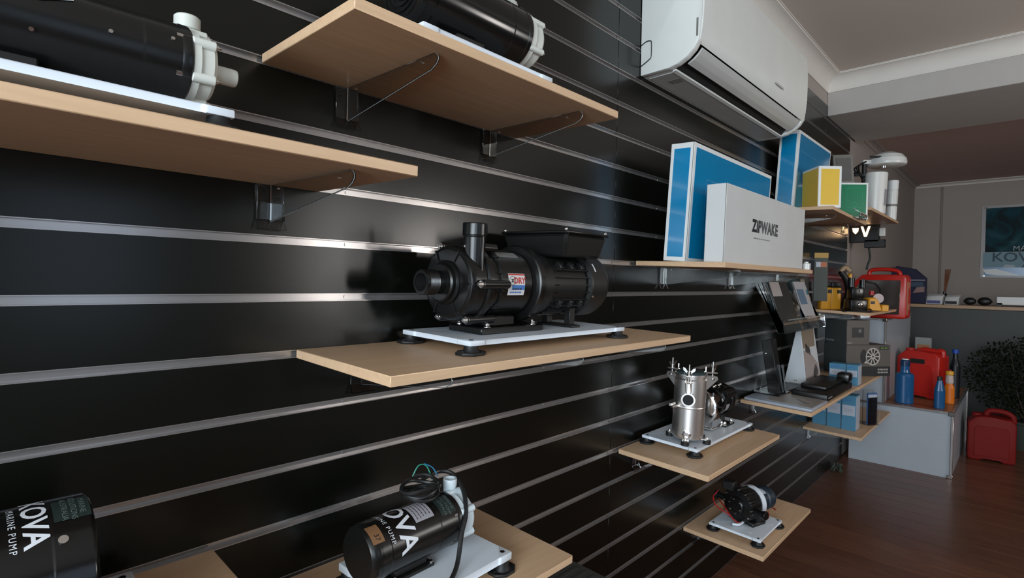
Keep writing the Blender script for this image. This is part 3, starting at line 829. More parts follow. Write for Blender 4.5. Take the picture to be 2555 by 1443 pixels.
for a in (200, 285, 340, 90):
    u = Vector((math.cos(R(a)), math.sin(R(a)), 0))
    c = Vector((sx, sy, zt))+u*0.062
    G().cyl(c, c+Vector((0, 0, 0.013)), 0.0125, n=20, b=0.001).build('strainer_rubber_foot', RUB, t)
    g = G().cyl(c+Vector((0, 0, 0.013)), c+Vector((0, 0, 0.022)), 0.004, n=8)
    g.cyl(c+Vector((0, 0, 0.0135)), c+Vector((0, 0, 0.017)), 0.008, n=6)
    q = Vector((sx, sy, zt))+u*0.044
    v = Vector((-u.y, u.x, 0))*0.010
    g.mesh([q-v+Vector((0, 0, 0.013)), q+v+Vector((0, 0, 0.013)), c+v+Vector((0, 0, 0.013)), c-v+Vector((0, 0, 0.013)), q-v+Vector((0, 0, 0.0155)), q+v+Vector((0, 0, 0.0155)), c+v+Vector((0, 0, 0.0155)), c-v+Vector((0, 0, 0.0155))],
           [(0, 3, 2, 1), (4, 5, 6, 7), (0, 1, 5, 4), (1, 2, 6, 5), (2, 3, 7, 6), (3, 0, 4, 7)])
    g.build('strainer_foot_tab', SATIN, t)
# cast bracket and motor
mz = zt+0.076
bx = 0.010
g = G().lathe([(0, 0), (0.060, 0), (0.066, 0.004), (0.066, 0.016), (0.052, 0.024), (0.034, 0.055), (0.034, 0.075), (0, 0.075)], (bx-0.020, 0.010, mz), (1, 0, 0), 40)
g.prism([(-0.050, -0.066), (0.050, -0.066), (0.040, 0.045), (-0.040, 0.045)], (bx-0.012, 0.010, mz), (0, 1, 0), (0, 0, 1), (0.008, 0, 0), 0.002)
for yy in (-0.042, 0.056):
    g.mesh([Vector(q) for q in ((bx-0.012, yy, mz+0.060), (bx-0.012, yy, mz-0.068), (bx+0.095, yy, mz-0.068), (bx+0.055, yy, mz-0.042), (bx+0.030, yy, mz-0.005), (bx+0.045, yy, mz+0.035),
                                 (bx-0.012, yy+0.005, mz+0.060), (bx-0.012, yy+0.005, mz-0.068), (bx+0.095, yy+0.005, mz-0.068), (bx+0.055, yy+0.005, mz-0.042), (bx+0.030, yy+0.005, mz-0.005), (bx+0.045, yy+0.005, mz+0.035))],
           [(0, 1, 2, 3, 4, 5), (11, 10, 9, 8, 7, 6)]+[(i, 6+i, 6+(i+1) % 6, (i+1) % 6) for i in range(6)])
g.box(bx-0.015, bx+0.100, -0.046, 0.066, mz-0.074, mz-0.067, 0.002)
g.build('cast_bracket', CHROME, t)
g = G().lathe([(0, 0), (0.054, 0), (0.058, 0.006), (0.058, 0.030), (0.054, 0.034), (0.054, 0.085), (0.059, 0.088), (0.059, 0.112), (0.050, 0.124), (0, 0.127)], (0.070, 0.010, mz+0.006), (1, 0, 0), 44)
g.cyl((0.085, -0.036, mz+0.040), (0.165, -0.036, mz+0.040), 0.020, n=24, b=0.002)
mo = g.build('motor', GLOSSB, t)
patchx('rating_plate', GREYL, mo, 0.105, 0.140, 0.010, mz+0.006, 0.0545, R(95), R(125))
G().tube([(0.000, -0.048, mz+0.02), (0.045, -0.056, mz+0.004), (0.085, -0.052, mz+0.02)], 0.003, 8).build('motor_cable', CABLE, t)
G().box(0.085, 0.165, -0.056, 0.062, zt, zt+0.006, 0.001).box(0.105, 0.140, -0.03, 0.05, zt+0.006, mz-0.040, 0.002).build('motor_foot', BLKM, t)
for x in (0.098, 0.152):
    for y in (-0.047, 0.054):
        sg = G()
        hexhead(sg, (x, y, zt+0.006), (0, 0, 1), 0.006, 0.008)
        sg.build('foot_bolt', STEEL, t)
parts('motor_top_screw', STEEL, mo, [G().sph((0.080+0.022*k, -0.005+0.004*(k % 2), mz+0.064), 0.006, 10) for k in range(4)])

# --- diaphragm pump on the lowest shelf
loc, rx = on('D', 2.150, -0.172)
t = thing('diaphragm_pump', 'small black diaphragm pump with a white band and red wires on the lowest shelf', 'pump', loc, (rx, 0, 0))
zt = base_plate(t, 0.121, 0.096, c=0.028)
ax = Vector((0.965, -0.26, 0)).normalized()
sd = Vector((-ax.y, ax.x, 0))
o = Vector((-0.055, 0.028, zt+0.066))
g = G().lathe([(0, 0), (0.030, 0), (0.034, 0.004), (0.034, 0.012), (0.058, 0.016), (0.062, 0.022), (0.062, 0.050), (0.058, 0.054), (0.058, 0.090), (0, 0.090)], o, ax, 40)
for k in range(12):
    a = 2*PI*k/12
    u = sd*math.cos(a)+Vector((0, 0, 1))*math.sin(a)
    g.cyl(o+u*0.060+ax*0.018, o+u*0.060+ax*0.072, 0.008, n=10)
hd = g.build('pump_head', BLK, t)
sg = G()
for k in range(12):
    a = 2*PI*k/12
    u = sd*math.cos(a)+Vector((0, 0, 1))*math.sin(a)
    sg.cyl(o+u*0.060+ax*0.016, o+u*0.060+ax*0.0135, 0.0038, n=8)
for k in range(6):
    a = 2*PI*k/6+0.3
    u = sd*math.cos(a)+Vector((0, 0, 1))*math.sin(a)
    sg.cyl(o+u*0.026, o+u*0.026-ax*0.002, 0.003, n=8)
stuff(sg.build('head_screws', STEEL, hd))
for s_ in (-1, 1):
    g = G().cyl(o+ax*0.034+sd*s_*0.050, o+ax*0.034+sd*s_*0.098, 0.013, n=18, b=0.002)
    g.cyl(o+ax*0.034+sd*s_*0.098, o+ax*0.034+sd*s_*0.112, 0.0165, n=18, b=0.002)
    g.build('hose_port', BLK, hd)
g = G().box(-0.02, 0.02, -0.022, 0.022, 0, 0.035, 0.004, m=Matrix.Translation(o+Vector((0.02, 0.03, 0.052)))).build('pressure_switch', BLKM, t)
G().ring(o+ax*0.090, o+ax*0.112, 0.0615, 0.02, 44).build('white_band', PLATE, t)
G().lathe([(0, 0), (0.040, 0), (0.040, 0.050), (0.045, 0.053), (0.045, 0.085), (0.040, 0.095), (0, 0.098)], o+ax*0.112, ax, 36).build('motor', mat('dark_blue_motor', (0.012, 0.022, 0.034), 0.4), t)
q = o+ax*0.130+Vector((0, 0, 0.0))
g = G()
vs = []
for i in range(9):
    a = R(50+10*i)
    for k in (0, 0.030): vs.append(q+ax*k+(sd*(-math.cos(a))+Vector((0, 0, 1))*math.sin(a))*0.0405)
g.mesh(vs, [(2*i, 2*i+1, 2*i+3, 2*i+2) for i in range(8)])
g.build('motor_label', LBLUEW, t)
G().box(-0.030, 0.050, -0.052, 0.048, zt, zt+0.016, 0.004, m=Matrix.Rotation(math.atan2(ax.y, ax.x), 4, 'Z')).build('pump_foot', BLKM, t)
G().tube([(-0.07, 0.02, zt+0.02), (-0.095, 0.035, zt+0.045), (-0.10, 0.075, zt+0.06), (-0.085, 0.10, zt+0.085), (-0.04, 0.10, zt+0.10)], 0.0026, 8).build('red_wire', CRD, t)
G().tube([(-0.025, 0.10, zt+0.06), (-0.06, 0.06, zt+0.05), (-0.075, 0.02, zt+0.022), (-0.066, -0.005, zt+0.012)], 0.0026, 8).build('red_wire', CRD, t)
G().tube([(-0.045, -0.005, zt+0.012), (-0.075, 0.00, zt+0.010), (-0.085, 0.02, zt+0.008)], 0.0045, 8).build('wire_connector', PLATE, t)
G().sph((0.058, -0.060, zt+0.026), 0.012, 12, (0.45, 0.45, 1.3)).build('red_tag', CRD, t)
G().box(0.045, 0.060, -0.085, -0.07, zt, zt+0.0006).box(0.02, 0.032, -0.075, -0.068, zt, zt+0.0006).box(-0.085, -0.07, -0.05, -0.04, zt, zt+0.0006).build('white_paper_bits', PRINTW, t)['kind'] = 'stuff'
w = G().tube([o+ax*0.20+sd*0.0-Vector((0, 0, 0.04)), o+ax*0.235-Vector((0, 0, 0.050)), o+ax*0.225-sd*0.03-Vector((0, 0, 0.046)), o+ax*0.19-sd*0.045-Vector((0, 0, 0.035))], 0.002, 6).build('motor_lead', CRD, t)

# --- dark product on the shelf at the bottom edge
loc, rx = on('T', 1.02, -0.10)
t = thing('product_case', 'dark grey flat case with a ribbed lid, half hidden under the bottom shelf', 'case', loc, (rx, 0, 0))
G().box(-0.30, 0.112, -0.16, 0.085, 0, 0.11, 0.006, 2).build('case_body', BLKM, t)
g = G().box(-0.29, 0.10, -0.13, 0.075, 0.1105, 0.118, 0.002)
for k in range(7): g.box(-0.27, 0.08, -0.115+0.026*k, -0.105+0.026*k, 0.118, 0.1205, 0.001)
g.build('case_lid', SLAB, t)
G().box(0.1125, 0.1135, -0.12, -0.08, 0.03, 0.05).build('red_mark', SREDL, t)

# ================================================================== AIR CONDITIONER
t = thing('air_conditioner', 'white wall-mounted split air conditioner with curved underside', 'air conditioner', (1.58, -0.0015, 1.932))
LX = 1.092
full = [(0, 0), (-0.100, 0.001), (-0.130, 0.007), (-0.160, 0.021), (-0.183, 0.041), (-0.1975, 0.064), (-0.206, 0.15), (-0.206, 0.26), (-0.200, 0.33), (-0.185, 0.345), (0, 0.35)]
rec = [(0, 0), (-0.106, 0.0015), (-0.106, 0.060), (-0.180, 0.085), (-0.1975, 0.095), (-0.200, 0.33), (-0.185, 0.345), (0, 0.35)]
body = G().prism(rec, (0.026, 0, 0), (0, 1, 0), (0, 0, 1), (LX-0.052, 0, 0)).build('body', ACW, t)
G().prism(full, (0, 0, 0), (0, 1, 0), (0, 0, 1), (0.026, 0, 0), 0.002, 2).build('end_cap', ACW, t)
G().prism(full, (LX-0.026, 0, 0), (0, 1, 0), (0, 0, 1), (0.026, 0, 0), 0.002, 2).build('end_cap', ACW, t)
fp = [(-0.1930, 0.058), (-0.1985, 0.066), (-0.2030, 0.090), (-0.2065, 0.120), (-0.2085, 0.160), (-0.2095, 0.210), (-0.2090, 0.260), (-0.2070, 0.300), (-0.203, 0.335), (-0.197, 0.335), (-0.2005, 0.15), (-0.1905, 0.072)]
G().prism(fp, (0.010, 0, 0), (0, 1, 0), (0, 0, 1), (LX-0.020, 0, 0), 0.0).build('front_panel', ACW, t, ang=50)
G().prism([(-0.106, 0.059), (-0.179, 0.084), (-0.180, 0.080), (-0.107, 0.004), (-0.1062, 0.004)], (0.03, 0, 0), (0, 1, 0), (0, 0, 1), (LX-0.06, 0, 0)).build('outlet_slot', DARK, t)
fl = [(-0.143, 0.0150), (-0.163, 0.0235), (-0.180, 0.037), (-0.191, 0.053), (-0.188, 0.056), (-0.177, 0.041), (-0.161, 0.028), (-0.143, 0.0195)]
G().prism(fl, (0.045, 0, 0), (0, 1, 0), (0, 0, 1), (LX-0.09, 0, 0), 0.0008).build('louvre_flap', ACG, t)
G().prism([(-0.098, -0.0025), (-0.110, -0.0005), (-0.112, 0.004), (-0.104, 0.005)], (0.03, 0, 0), (0, 1, 0), (0, 0, 1), (LX-0.06, 0, 0)).build('slot_lip', ACW, t)
G().box(0.04, LX-0.04, -0.098, -0.010, -0.0012, 0.001).build('rear_underside_panel', ACG, t)
g = G()
for k in range(3): g.box(0.10+0.012*k, 0.108+0.012*k, -0.09, -0.045, -0.0018, -0.0012)
stuff(g.build('underside_vents', GREYP, t))
G().box(-0.001, 0.0, -0.196, -0.190, 0.075, 0.13).build('end_cap_slit', GREYP, t)
G().box(0.665, 0.755, -0.2108, -0.2090, 0.108, 0.116, 0.0004).build('badge', mat('silver_badge', (0.42, 0.42, 0.42), 0.3), t)
w = G().tube([(-0.002, -0.002, 0.098), (-0.004, -0.02, 0.105), (-0.004, -0.036, 0.104), (-0.004, -0.040, 0.095), (-0.004, -0.040, 0.055), (-0.004, -0.034, 0.045), (-0.004, -0.015, 0.035), (-0.002, -0.002, 0.030)], 0.0014, 6, 3).build('side_cable', CABLE, t)

# ================================================================== CARTONS
def carton(name, label, cat, loc, rot, L, D, H, body, faces=(), group=None, b=0.0015):
    """carton with local origin at its front-left bottom corner: x 0..L, y 0..D, z 0..H; faces = (side, margins, material)"""
    t = thing(name, label, cat, loc, rot, group)
    bo = G().box(0, L, 0, D, 0, H, b).build('carton', body, t)
    e = 0.0006
    for side, a0, a1, z0, z1, m, nm in faces:
        if side == 'front': G().box(a0, a1, -e, 0.0003, z0, z1).build(nm, m, bo)
        else: G().box(-e, 0.0003, a0, a1, z0, z1).build(nm, m, bo)
    return t, bo
def outline(name, m, parent, o, u, v, w, h, th=0.0015, e=(0, -0.0011, 0)):
    g = G()
    o, u, v, e = Vector(o), Vector(u), Vector(v), Vector(e)
    for a0, a1, b0, b1 in ((0, w, 0, th), (0, w, h-th, h), (0, th, 0, h), (w-th, w, 0, h)):
        g.mesh([o+e+u*a+v*b for a, b in ((a0, b0), (a1, b0), (a1, b1), (a0, b1))], [(0, 1, 2, 3)])
    return g.build(name, m, parent)
(lx, ly, lz), rx = on('Z', 1.598, -0.166)
t, bo = carton('blue_carton', 'big glossy blue carton with white edges behind the white carton', 'carton', (lx, ly, lz), (R(3.2), 0, 0), 0.70, 0.078, 0.372, WHITE,
    [('front', 0.016, 0.688, 0.012, 0.358, BLUE, 'blue_front'), ('left', 0.012, 0.066, 0.014, 0.355, BLUE, 'blue_end')], 'blue cartons')
outline('printed_outline', BLUEL, bo, (0.10, 0, 0.10), (1, 0, 0), (0, 0, 1), 0.34, 0.17)
G().box(-0.0004, 0.0, 0.001, 0.003, 0.0, 0.372).build('lid_seam', GREYP, bo)
(lx, ly, lz), rx = on('H', 2.85, -0.110)
t, bo = carton('blue_carton', 'blue carton under the end of the air conditioner, behind the yellow carton', 'carton', (lx, ly, lz), (R(3.2), 0, 0), 0.575, 0.090, 0.385, WHITE,
    [('front', 0.016, 0.563, 0.012, 0.370, BLUE, 'blue_front'), ('left', 0.012, 0.078, 0.014, 0.368, BLUE, 'blue_end')], 'blue cartons')
outline('printed_outline', BLUEL, bo, (0.03, 0, 0.10), (1, 0, 0), (0, 0, 1), 0.34, 0.19)
(lx, ly, lz), rx = on('Z', 1.600, -0.284)
t, bo = carton('white_carton', 'long white carton with dark lettering at the front of the shelf', 'carton', (lx, ly, lz), (rx, 0, R(-0.4)), 0.765, 0.062, 0.236, mat('film_wrapped_card', (0.62, 0.62, 0.61), 0.3))
lettering('carton_lettering', 'ZiPWAKE', 0.054, PRINTB, bo, flat((0.335, -0.0006, 0.126), (1, 0, 0), (0, 0, 1)), 0.0026, sx=1.0, spacing=1.08)
print_lines('carton_small_print', GREYP, bo, flat((0.31, -0.0006, 0.088), (1, 0, 0), (0, 0, 1)), 0.16, 1, 0.01, 0.003, 0.008)
G().box(-0.0004, 0.0002, 0.001, 0.0028, 0.0, 0.236).build('end_seam', GREYP, bo)
# clear packing tape with creases
g = G()
nx, nz = 26, 16
vs = []
for j in range(nz+1):
    for i in range(nx+1):
        vs.append(Vector((0.27+0.24*i/nx, -0.0012-0.0016*random.random(), 0.055+0.115*j/nz)))
g.mesh(vs, [(j*(nx+1)+i, j*(nx+1)+i+1, (j+1)*(nx+1)+i+1, (j+1)*(nx+1)+i) for j in range(nz) for i in range(nx)])
tape = mat('clear_tape', (0.9, 0.9, 0.9), 0.05, alpha=0.10, spec=0.8)
g.build('clear_tape', tape, bo, ang=80)
(lx, ly, lz), rx = on('Z', 2.440, -0.283)
t = thing('small_bottle', 'tiny white bottle with a label at the end of the shelf', 'bottle', (lx, ly, lz), (rx, 0, 0))
G().lathe([(0, 0), (0.013, 0), (0.014, 0.002), (0.014, 0.024), (0.008, 0.028), (0.008, 0.032), (0, 0.032)], (0, 0, 0), n=20).build('bottle', WPLAS, t)
G().box(0.018, 0.060, -0.002, -0.0005, 0.0, 0.028).build('tag_card', LBLUEW, t)

(lx, ly, lz), rx = on('H', 2.820, -0.225)
t, bo = carton('yellow_carton', 'yellow carton with white edges', 'carton', (lx, ly, lz), (0, 0, R(-47)), 0.108, 0.145, 0.196, WHITE,
    [('front', 0.012, 0.097, 0.014, 0.182, YEL, 'yellow_front'), ('left', 0.004, 0.141, 0.008, 0.186, YEL, 'yellow_side')])
(lx, ly, lz), rx = on('H', 3.300, -0.205)
t, bo = carton('green_carton', 'green carton with a printed device outline beside the yellow carton', 'carton', (lx, ly, lz), (0, 0, R(-50)), 0.150, 0.085, 0.188, WHITE,
    [('front', 0.003, 0.140, 0.006, 0.178, GREEN, 'green_front')])
outline('device_print', GREENL, bo, (0.038, 0, 0.055), (1, 0, 0), (0, 0, 1), 0.082, 0.105)
g = G()
vs = []
for k in range(20):
    for rr in (0.011, 0.0125): vs.append(Vector((0.079+rr*math.cos(2*PI*k/20), -0.0011, 0.070+rr*math.sin(2*PI*k/20))))
g.mesh(vs, [(2*k, 2*k+1, (2*k+3) % 40, (2*k+2) % 40) for k in range(20)])
g.build('device_dial_print', GREENL, bo)
(lx, ly, lz), rx = on('H', 3.16, -0.300)
t = thing('shelf_clip', 'clear curved label clip on the shelf edge under the green carton', 'clip', (lx, ly, lz), (rx, 0, 0))
G().prism([(0, 0.03), (-0.004, 0.03), (-0.03, 0.012), (-0.036, -0.004), (-0.030, -0.018), (-0.026, -0.018), (-0.031, -0.004), (-0.026, 0.010), (0, 0.026)], (0, 0, 0), (0, 1, 0), (0, 0, 1), (0.16, 0, 0)).build('clip_body', ACR, t)

# ================================================================== FAR SHELF WITH CANISTERS
(lx, ly, lz), rx = on('W', 3.72, -0.15)
t = thing('handset_unit', 'grey boxy instrument leaning back on the far shelf', 'instrument', (lx, ly, lz), (0, 0, R(-62)))
m = Matrix.Rotation(R(-14), 4, 'X')
G().box(-0.055, 0.055, 0, 0.05, 0.03, 0.365, 0.006, 2, m=m).build('housing', GREYP, t)
G().box(-0.040, 0.040, -0.002, 0.001, 0.19, 0.34, 0.001, 1, m=m).build('screen', mat('dull_screen', (0.13, 0.125, 0.12), 0.3), t)
g = G()
for k in range(3): g.box(-0.035+0.028*k, -0.015+0.028*k, -0.004, 0.0, 0.07, 0.085, 0.001, m=m)
stuff(g.build('buttons', BLKM, t))
G().box(-0.06, 0.06, -0.02, 0.12, 0, 0.045, 0.004).build('stand', BLKM, t)
(lx, ly, lz), rx = on('W', 4.205, -0.235)
t = thing('dome_antenna', 'white domed antenna on an arm above the white canisters', 'antenna', (lx, ly, lz), (0, 0, R(-50)))
g = G().lathe([(0, 0.425), (0.045, 0.420), (0.085, 0.402), (0.106, 0.375), (0.110, 0.350), (0.106, 0.338), (0.098, 0.334), (0, 0.334)], (0.04, 0, 0), (0, 0, 1), 40)
g.build('dome', WPLAS, t)
G().box(-0.115, 0.02, -0.016, 0.016, 0.346, 0.374, 0.004).build('arm', WPLAS, t)
G().box(-0.10, 0.06, -0.006, 0.006, 0.375, 0.386, 0.002, m=Matrix.Translation((0, -0.06, 0.002))).build('strap', BLKM, t)
G().cyl((-0.10, 0, 0), (-0.10, 0, 0.35), 0.014, n=16).cyl((-0.10, 0, 0), (-0.10, 0, 0.012), 0.05, n=24).build('post', BLKM, t)
g = G()
for k in range(6):
    g.tube([(-0.10, -0.02, 0.36), (-0.15-0.01*k, -0.03+0.01*k, 0.33-0.01*k), (-0.15+0.012*k, -0.05, 0.26), (-0.11+0.01*k, -0.03, 0.20), (-0.12, 0.0+0.01*k, 0.10)], 0.005, 6)
g.build('cable_bundle', CABLE, t)
G().cyl((0.02, 0, 0.322), (0.02, 0, 0.336), 0.02, n=16).build('connector', CHROME, t)
(lx, ly, lz), rx = on('W', 4.00, -0.243)
t = thing('white_canister', 'wide white canister with a dark label on the far shelf', 'canister', (lx, ly, lz), (rx, 0, 0))
G().lathe([(0, 0), (0.056, 0), (0.060, 0.003), (0.060, 0.252), (0.057, 0.256), (0.053, 0.256), (0.053, 0.245), (0, 0.245)], (0, 0, 0), n=36).build('canister', WPLAS, t)
g = G()
vs = []
for k in range(7):
    a = R(-150+14*k)+R(30)
    for z in (0.05, 0.15): vs.append(Vector((0.0604*math.cos(a), 0.0604*math.sin(a), z)))
g.mesh(vs, [(2*k, 2*k+1, 2*k+3, 2*k+2) for k in range(6)])
g.build('label', GREYL, t)
(lx, ly, lz), rx = on('W', 4.40, -0.270)
t = thing('spray_can', 'tall narrow white can with lettering beside the wide white canister', 'can', (lx, ly, lz), (rx, 0, 0))
G().lathe([(0, 0), (0.030, 0), (0.032, 0.003), (0.032, 0.19), (0.030, 0.20), (0.030, 0.205), (0, 0.205)], (0, 0, 0), n=28).build('can', WPLAS, t)
G().lathe([(0.031, 0.204), (0.032, 0.207), (0.032, 0.262), (0.030, 0.265), (0, 0.265)], (0, 0, 0), n=28).build('cap', WHITE, t)
G().ring((0, 0, 0.09), (0, 0, 0.105), 0.0325, 0.03, 28).build('label_line', GREYP, t)
# lit sign on the plaster wall, with its cord
t = thing('lit_sign', 'black box sign with glowing letters hanging below the far shelf', 'sign', (4.62, -0.02, 1.575))
G().box(0, 0.05, -0.150, 0.030, 0, 0.16, 0.004).build('sign_box', BLKM, t)
G().prism([(-0.030, 0.040), (-0.016, 0.040), (0.0, -0.012), (0.016, 0.040), (0.030, 0.040), (0.008, -0.034), (-0.008, -0.034)], (-0.004, -0.068, 0.075), (0, -1, 0), (0, 0, 1), (0.003, 0, 0)).build('glowing_letter', GLOW, t)
G().prism([(-0.020, 0.030), (0.020, 0.030), (0.016, 0.005), (0.0, -0.014), (-0.016, 0.005)], (-0.004, -0.005, 0.075), (0, -1, 0), (0, 0, 1), (0.003, 0, 0)).build('glowing_letter', GLOW, t)
G().box(0.0, 0.04, -0.185, -0.150, 0.040, 0.100, 0.003).build('adaptor', WPLAS, t)
G().box(0.0, 0.05, -0.185, -0.06, -0.04, 0.018, 0.003).build('transformer', BLKM, t)
G().tube([(0.03, -0.085, -0.04), (0.03, -0.095, -0.11), (0.03, -0.080, -0.17), (0.03, -0.075, -0.20)], 0.007, 8).build('power_cord', CABLE, t)

# ================================================================== TOOL SHELF
t = thing('blister_pack', 'tall narrow green and yellow packet hanging on the slat wall', 'packet', (3.64, -0.045, 1.16), (0, 0, R(-52)))
G().box(-0.04, 0.04, 0, 0.004, 0, 0.29, 0.001).build('card', mat('packet_green', (0.03, 0.045, 0.038), 0.4), t)
G().box(-0.04, 0.04, -0.001, 0.0, 0.26, 0.29).build('yellow_header', mat('packet_yellow', (0.42, 0.25, 0.06), 0.5), t)
G().box(-0.03, 0.032, -0.001, 0.0, 0.205, 0.235).build('orange_print', mat('packet_orange', (0.40, 0.13, 0.06), 0.5), t)
G().box(-0.03, -0.004, -0.0015, 0.0, 0.205, 0.235).build('pale_print', LBLUEW, t)
G().tube([(0, 0.002, 0.275), (0.012, 0.02, 0.285), (0.02, 0.040, 0.285)], 0.002, 6).build('hook', STEEL, t)
for k, (x, y, h) in enumerate(((3.70, -0.052, 0.0), (3.765, -0.088, 0.0))):
    (lx, ly, lz), rx = on('Y', x, y)
    t = thing('tool_canister', ('yellow and black square canister nearest the slat wall' if k == 0 else 'yellow and black square canister next to the spray tool'), 'canister', (lx, ly, lz), (rx, 0, R(-48)), 'yellow canisters')
    G().box(-0.032, 0.032, -0.025, 0.025, 0, 0.135, 0.009, 3).build('canister', YPL, t)
    G().box(-0.030, 0.030, -0.024, 0.024, 0.135, 0.168, 0.008, 2).build('lid', BLKM, t)
    G().box(0.004, 0.028, -0.0256, -0.024, 0.10, 0.122).build('dark_panel', BLKM, t)
(lx, ly, lz), rx = on('Y', 3.835, -0.150)
t = thing('spray_tool', 'black and yellow upright hand tool leaning beside the canisters', 'tool', (lx, ly, lz), (rx, 0, R(-48)))
G().tube([(-0.03, 0, 0.004), (-0.015, 0, 0.05), (0.0, 0, 0.12), (-0.02, 0.0, 0.19), (-0.055, 0, 0.235)], lambda u: 0.022-0.006*u, 12).build('body', BLKM, t)
G().prism([(-0.012, 0.21), (0.006, 0.23), (0.026, 0.15), (0.018, 0.04), (0.010, 0.05), (0.012, 0.14)], (0, -0.012, 0), (1, 0, 0), (0, 0, 1), (0, 0.026, 0), 0.003).build('yellow_grip', YPL, t)
G().tube([(-0.055, 0.0, 0.235), (-0.03, 0, 0.262), (0.0, 0, 0.24)], 0.014, 10).build('tan_head', mat('tan_plastic', (0.30, 0.20, 0.12), 0.5), t)
(lx, ly, lz), rx = on('Y', 3.700, -0.225)
t = thing('pump_tool', 'black portable pump with silver knob and yellow body on the tool shelf', 'tool', (lx, ly, lz), (rx, 0, R(-48)))
g = G().box(-0.055, 0.045, -0.03, 0.05, 0, 0.075, 0.010, 2).box(-0.045, 0.028, -0.02, 0.04, 0.075, 0.145, 0.010, 2)
g.cyl((-0.03, 0.02, 0.145), (-0.03, 0.02, 0.20), 0.018, n=16).cyl((0.03, 0.01, 0.13), (0.03, 0.01, 0.19), 0.016, n=16)
g.build('housing', BLK, t)
G().box(-0.095, 0.075, -0.03, 0.05, 0, 0.006, 0.002).build('skid', BLKM, t)
G().sph((0.0, -0.032, 0.045), 0.017, 16, (1, 0.4, 0.8)).build('silver_knob', CHROME, t)
G().sph((0.0, -0.022, 0.125), 0.004, 8).build('highlight_screw', CHROME, t)
g = G().prism([(0.045, 0.02), (0.045, 0.085), (0.085, 0.088), (0.105, 0.065), (0.125, 0.010), (0.10, 0.006), (0.07, 0.02)], (0, -0.035, 0), (1, 0, 0), (0, 0, 1), (0, 0.06, 0), 0.006)
g.box(0.125, 0.165, -0.03, 0.02, 0.006, 0.045, 0.004)
g.build('yellow_body', YPL, t)
G().box(0.055, 0.078, -0.0362, -0.035, 0.05, 0.066).build('dark_print', BLKM, t)
G().lathe([(0, 0), (0.028, 0), (0.028, 0.002), (0, 0.002)], (0.112, -0.012, 0.082), (-0.2, -1, 0.15), 24).build('round_gauge', mat('gauge_pink', (0.45, 0.36, 0.36), 0.4), t)
G().cyl((0.085, 0.01, 0.10), (0.085, 0.01, 0.125), 0.014, n=14).build('red_cap', CRD, t)
G().tube([(0.03, 0.01, 0.19), (0.06, 0.0, 0.175), (0.10, 0.0, 0.165), (0.14, 0.01, 0.11), (0.13, 0.01, 0.03)], 0.006, 8).build('hose', CABLE, t)

# ================================================================== PLINTHS
def edge_trim(t, pts, w=0.014):
    g = G()
    for a, b in pts:
        lo = [min(a[i], b[i])-w/2 for i in range(3)]
        hi = [max(a[i], b[i])+w/2 for i in range(3)]
        g.box(lo[0], hi[0], lo[1], hi[1], lo[2], hi[2], 0.003)
    return g.build('aluminium_edge', ALU, t)
t = thing('low_plinth', 'low white display plinth with aluminium edges and a timber top', 'plinth', (4.545, -0.004, 0))
PX, PY, PZ = 1.22, -0.612, 0.436
G().box(0, PX, PY, -0.03, 0.0, PZ-0.010, 0.001).build('panels', PLINTH, t)
G().box(0.006, PX-0.006, PY+0.006, -0.004, PZ-0.010, PZ, 0.001).build('top_board', TIMB, t)
edge_trim(t, [((0, PY, 0.008), (0, PY, PZ-0.02)), ((0, PY, PZ-0.006), (0, -0.02, PZ-0.006)), ((0, PY, PZ-0.006), (PX, PY, PZ-0.006)), ((PX, PY, 0.008), (PX, PY, PZ-0.02))], 0.016)
for x in (0, PX): G().box(x-0.011, x+0.011, PY-0.011, PY+0.022, PZ-0.026, PZ+0.003, 0.003).build('corner_block', mat('grey_corner', (0.10, 0.10, 0.09), 0.5), t)
G().box(-0.011, 0.012, PY-0.011, PY+0.022, 0.0, 0.026, 0.003).build('foot_block', CHROME, t)
t = thing('tall_plinth', 'tall white display plinth with aluminium edges behind the charcoal cartons', 'plinth', (4.552, -0.004, 0.4365))
TX, TY, TZ = 1.15, -0.232, 0.592
G().box(0, TX, TY, -0.022, 0.0, TZ-0.008, 0.001).build('panels', PLINTH, t)
G().box(0.004, TX, TY+0.004, -0.022, TZ-0.008, TZ, 0.001).build('top_board', mat('grey_top', (0.26, 0.235, 0.22), 0.45), t)
edge_trim(t, [((0, TY, 0.0085), (0, TY, TZ-0.02)), ((0, TY, TZ-0.005), (0, -0.03, TZ-0.005)), ((0, TY, TZ-0.005), (TX, TY, TZ-0.005))], 0.014)
G().box(-0.009, 0.02, TY-0.009, TY+0.02, TZ-0.022, TZ+0.003, 0.003).build('corner_block', CHROME, t)

# red case on the tall plinth
t = thing('red_case', 'red plastic tool case with handle and clear front on the tall plinth', 'case', (4.575, -0.182, 1.0295), (0, 0, R(-4)))
out = [(-0.165, 0.0), (0.150, 0.0), (0.165, 0.015), (0.165, 0.285), (0.150, 0.310), (-0.105, 0.310), (-0.165, 0.250)]
inn = [(-0.135, 0.03), (0.125, 0.03), (0.130, 0.270), (-0.095, 0.270), (-0.135, 0.230)]
g = G().prism([(-a, b) for a, b in out], (0.012, 0, 0), (0, 1, 0), (0, 0, 1), (0.060, 0, 0), 0.010, 2)
g.prism([(-a, b) for a, b in out], (0.080, 0, 0), (0, 1, 0), (0, 0, 1), (0.060, 0, 0), 0.010, 2)
cs = g.build('shell', REDP, t)
G().prism([(-a, b) for a, b in inn], (0.006, 0, 0), (0, 1, 0), (0, 0, 1), (0.0055, 0, 0), 0.002).build('clear_front', mat('smoky_window', (0.045, 0.035, 0.03), 0.15), t)
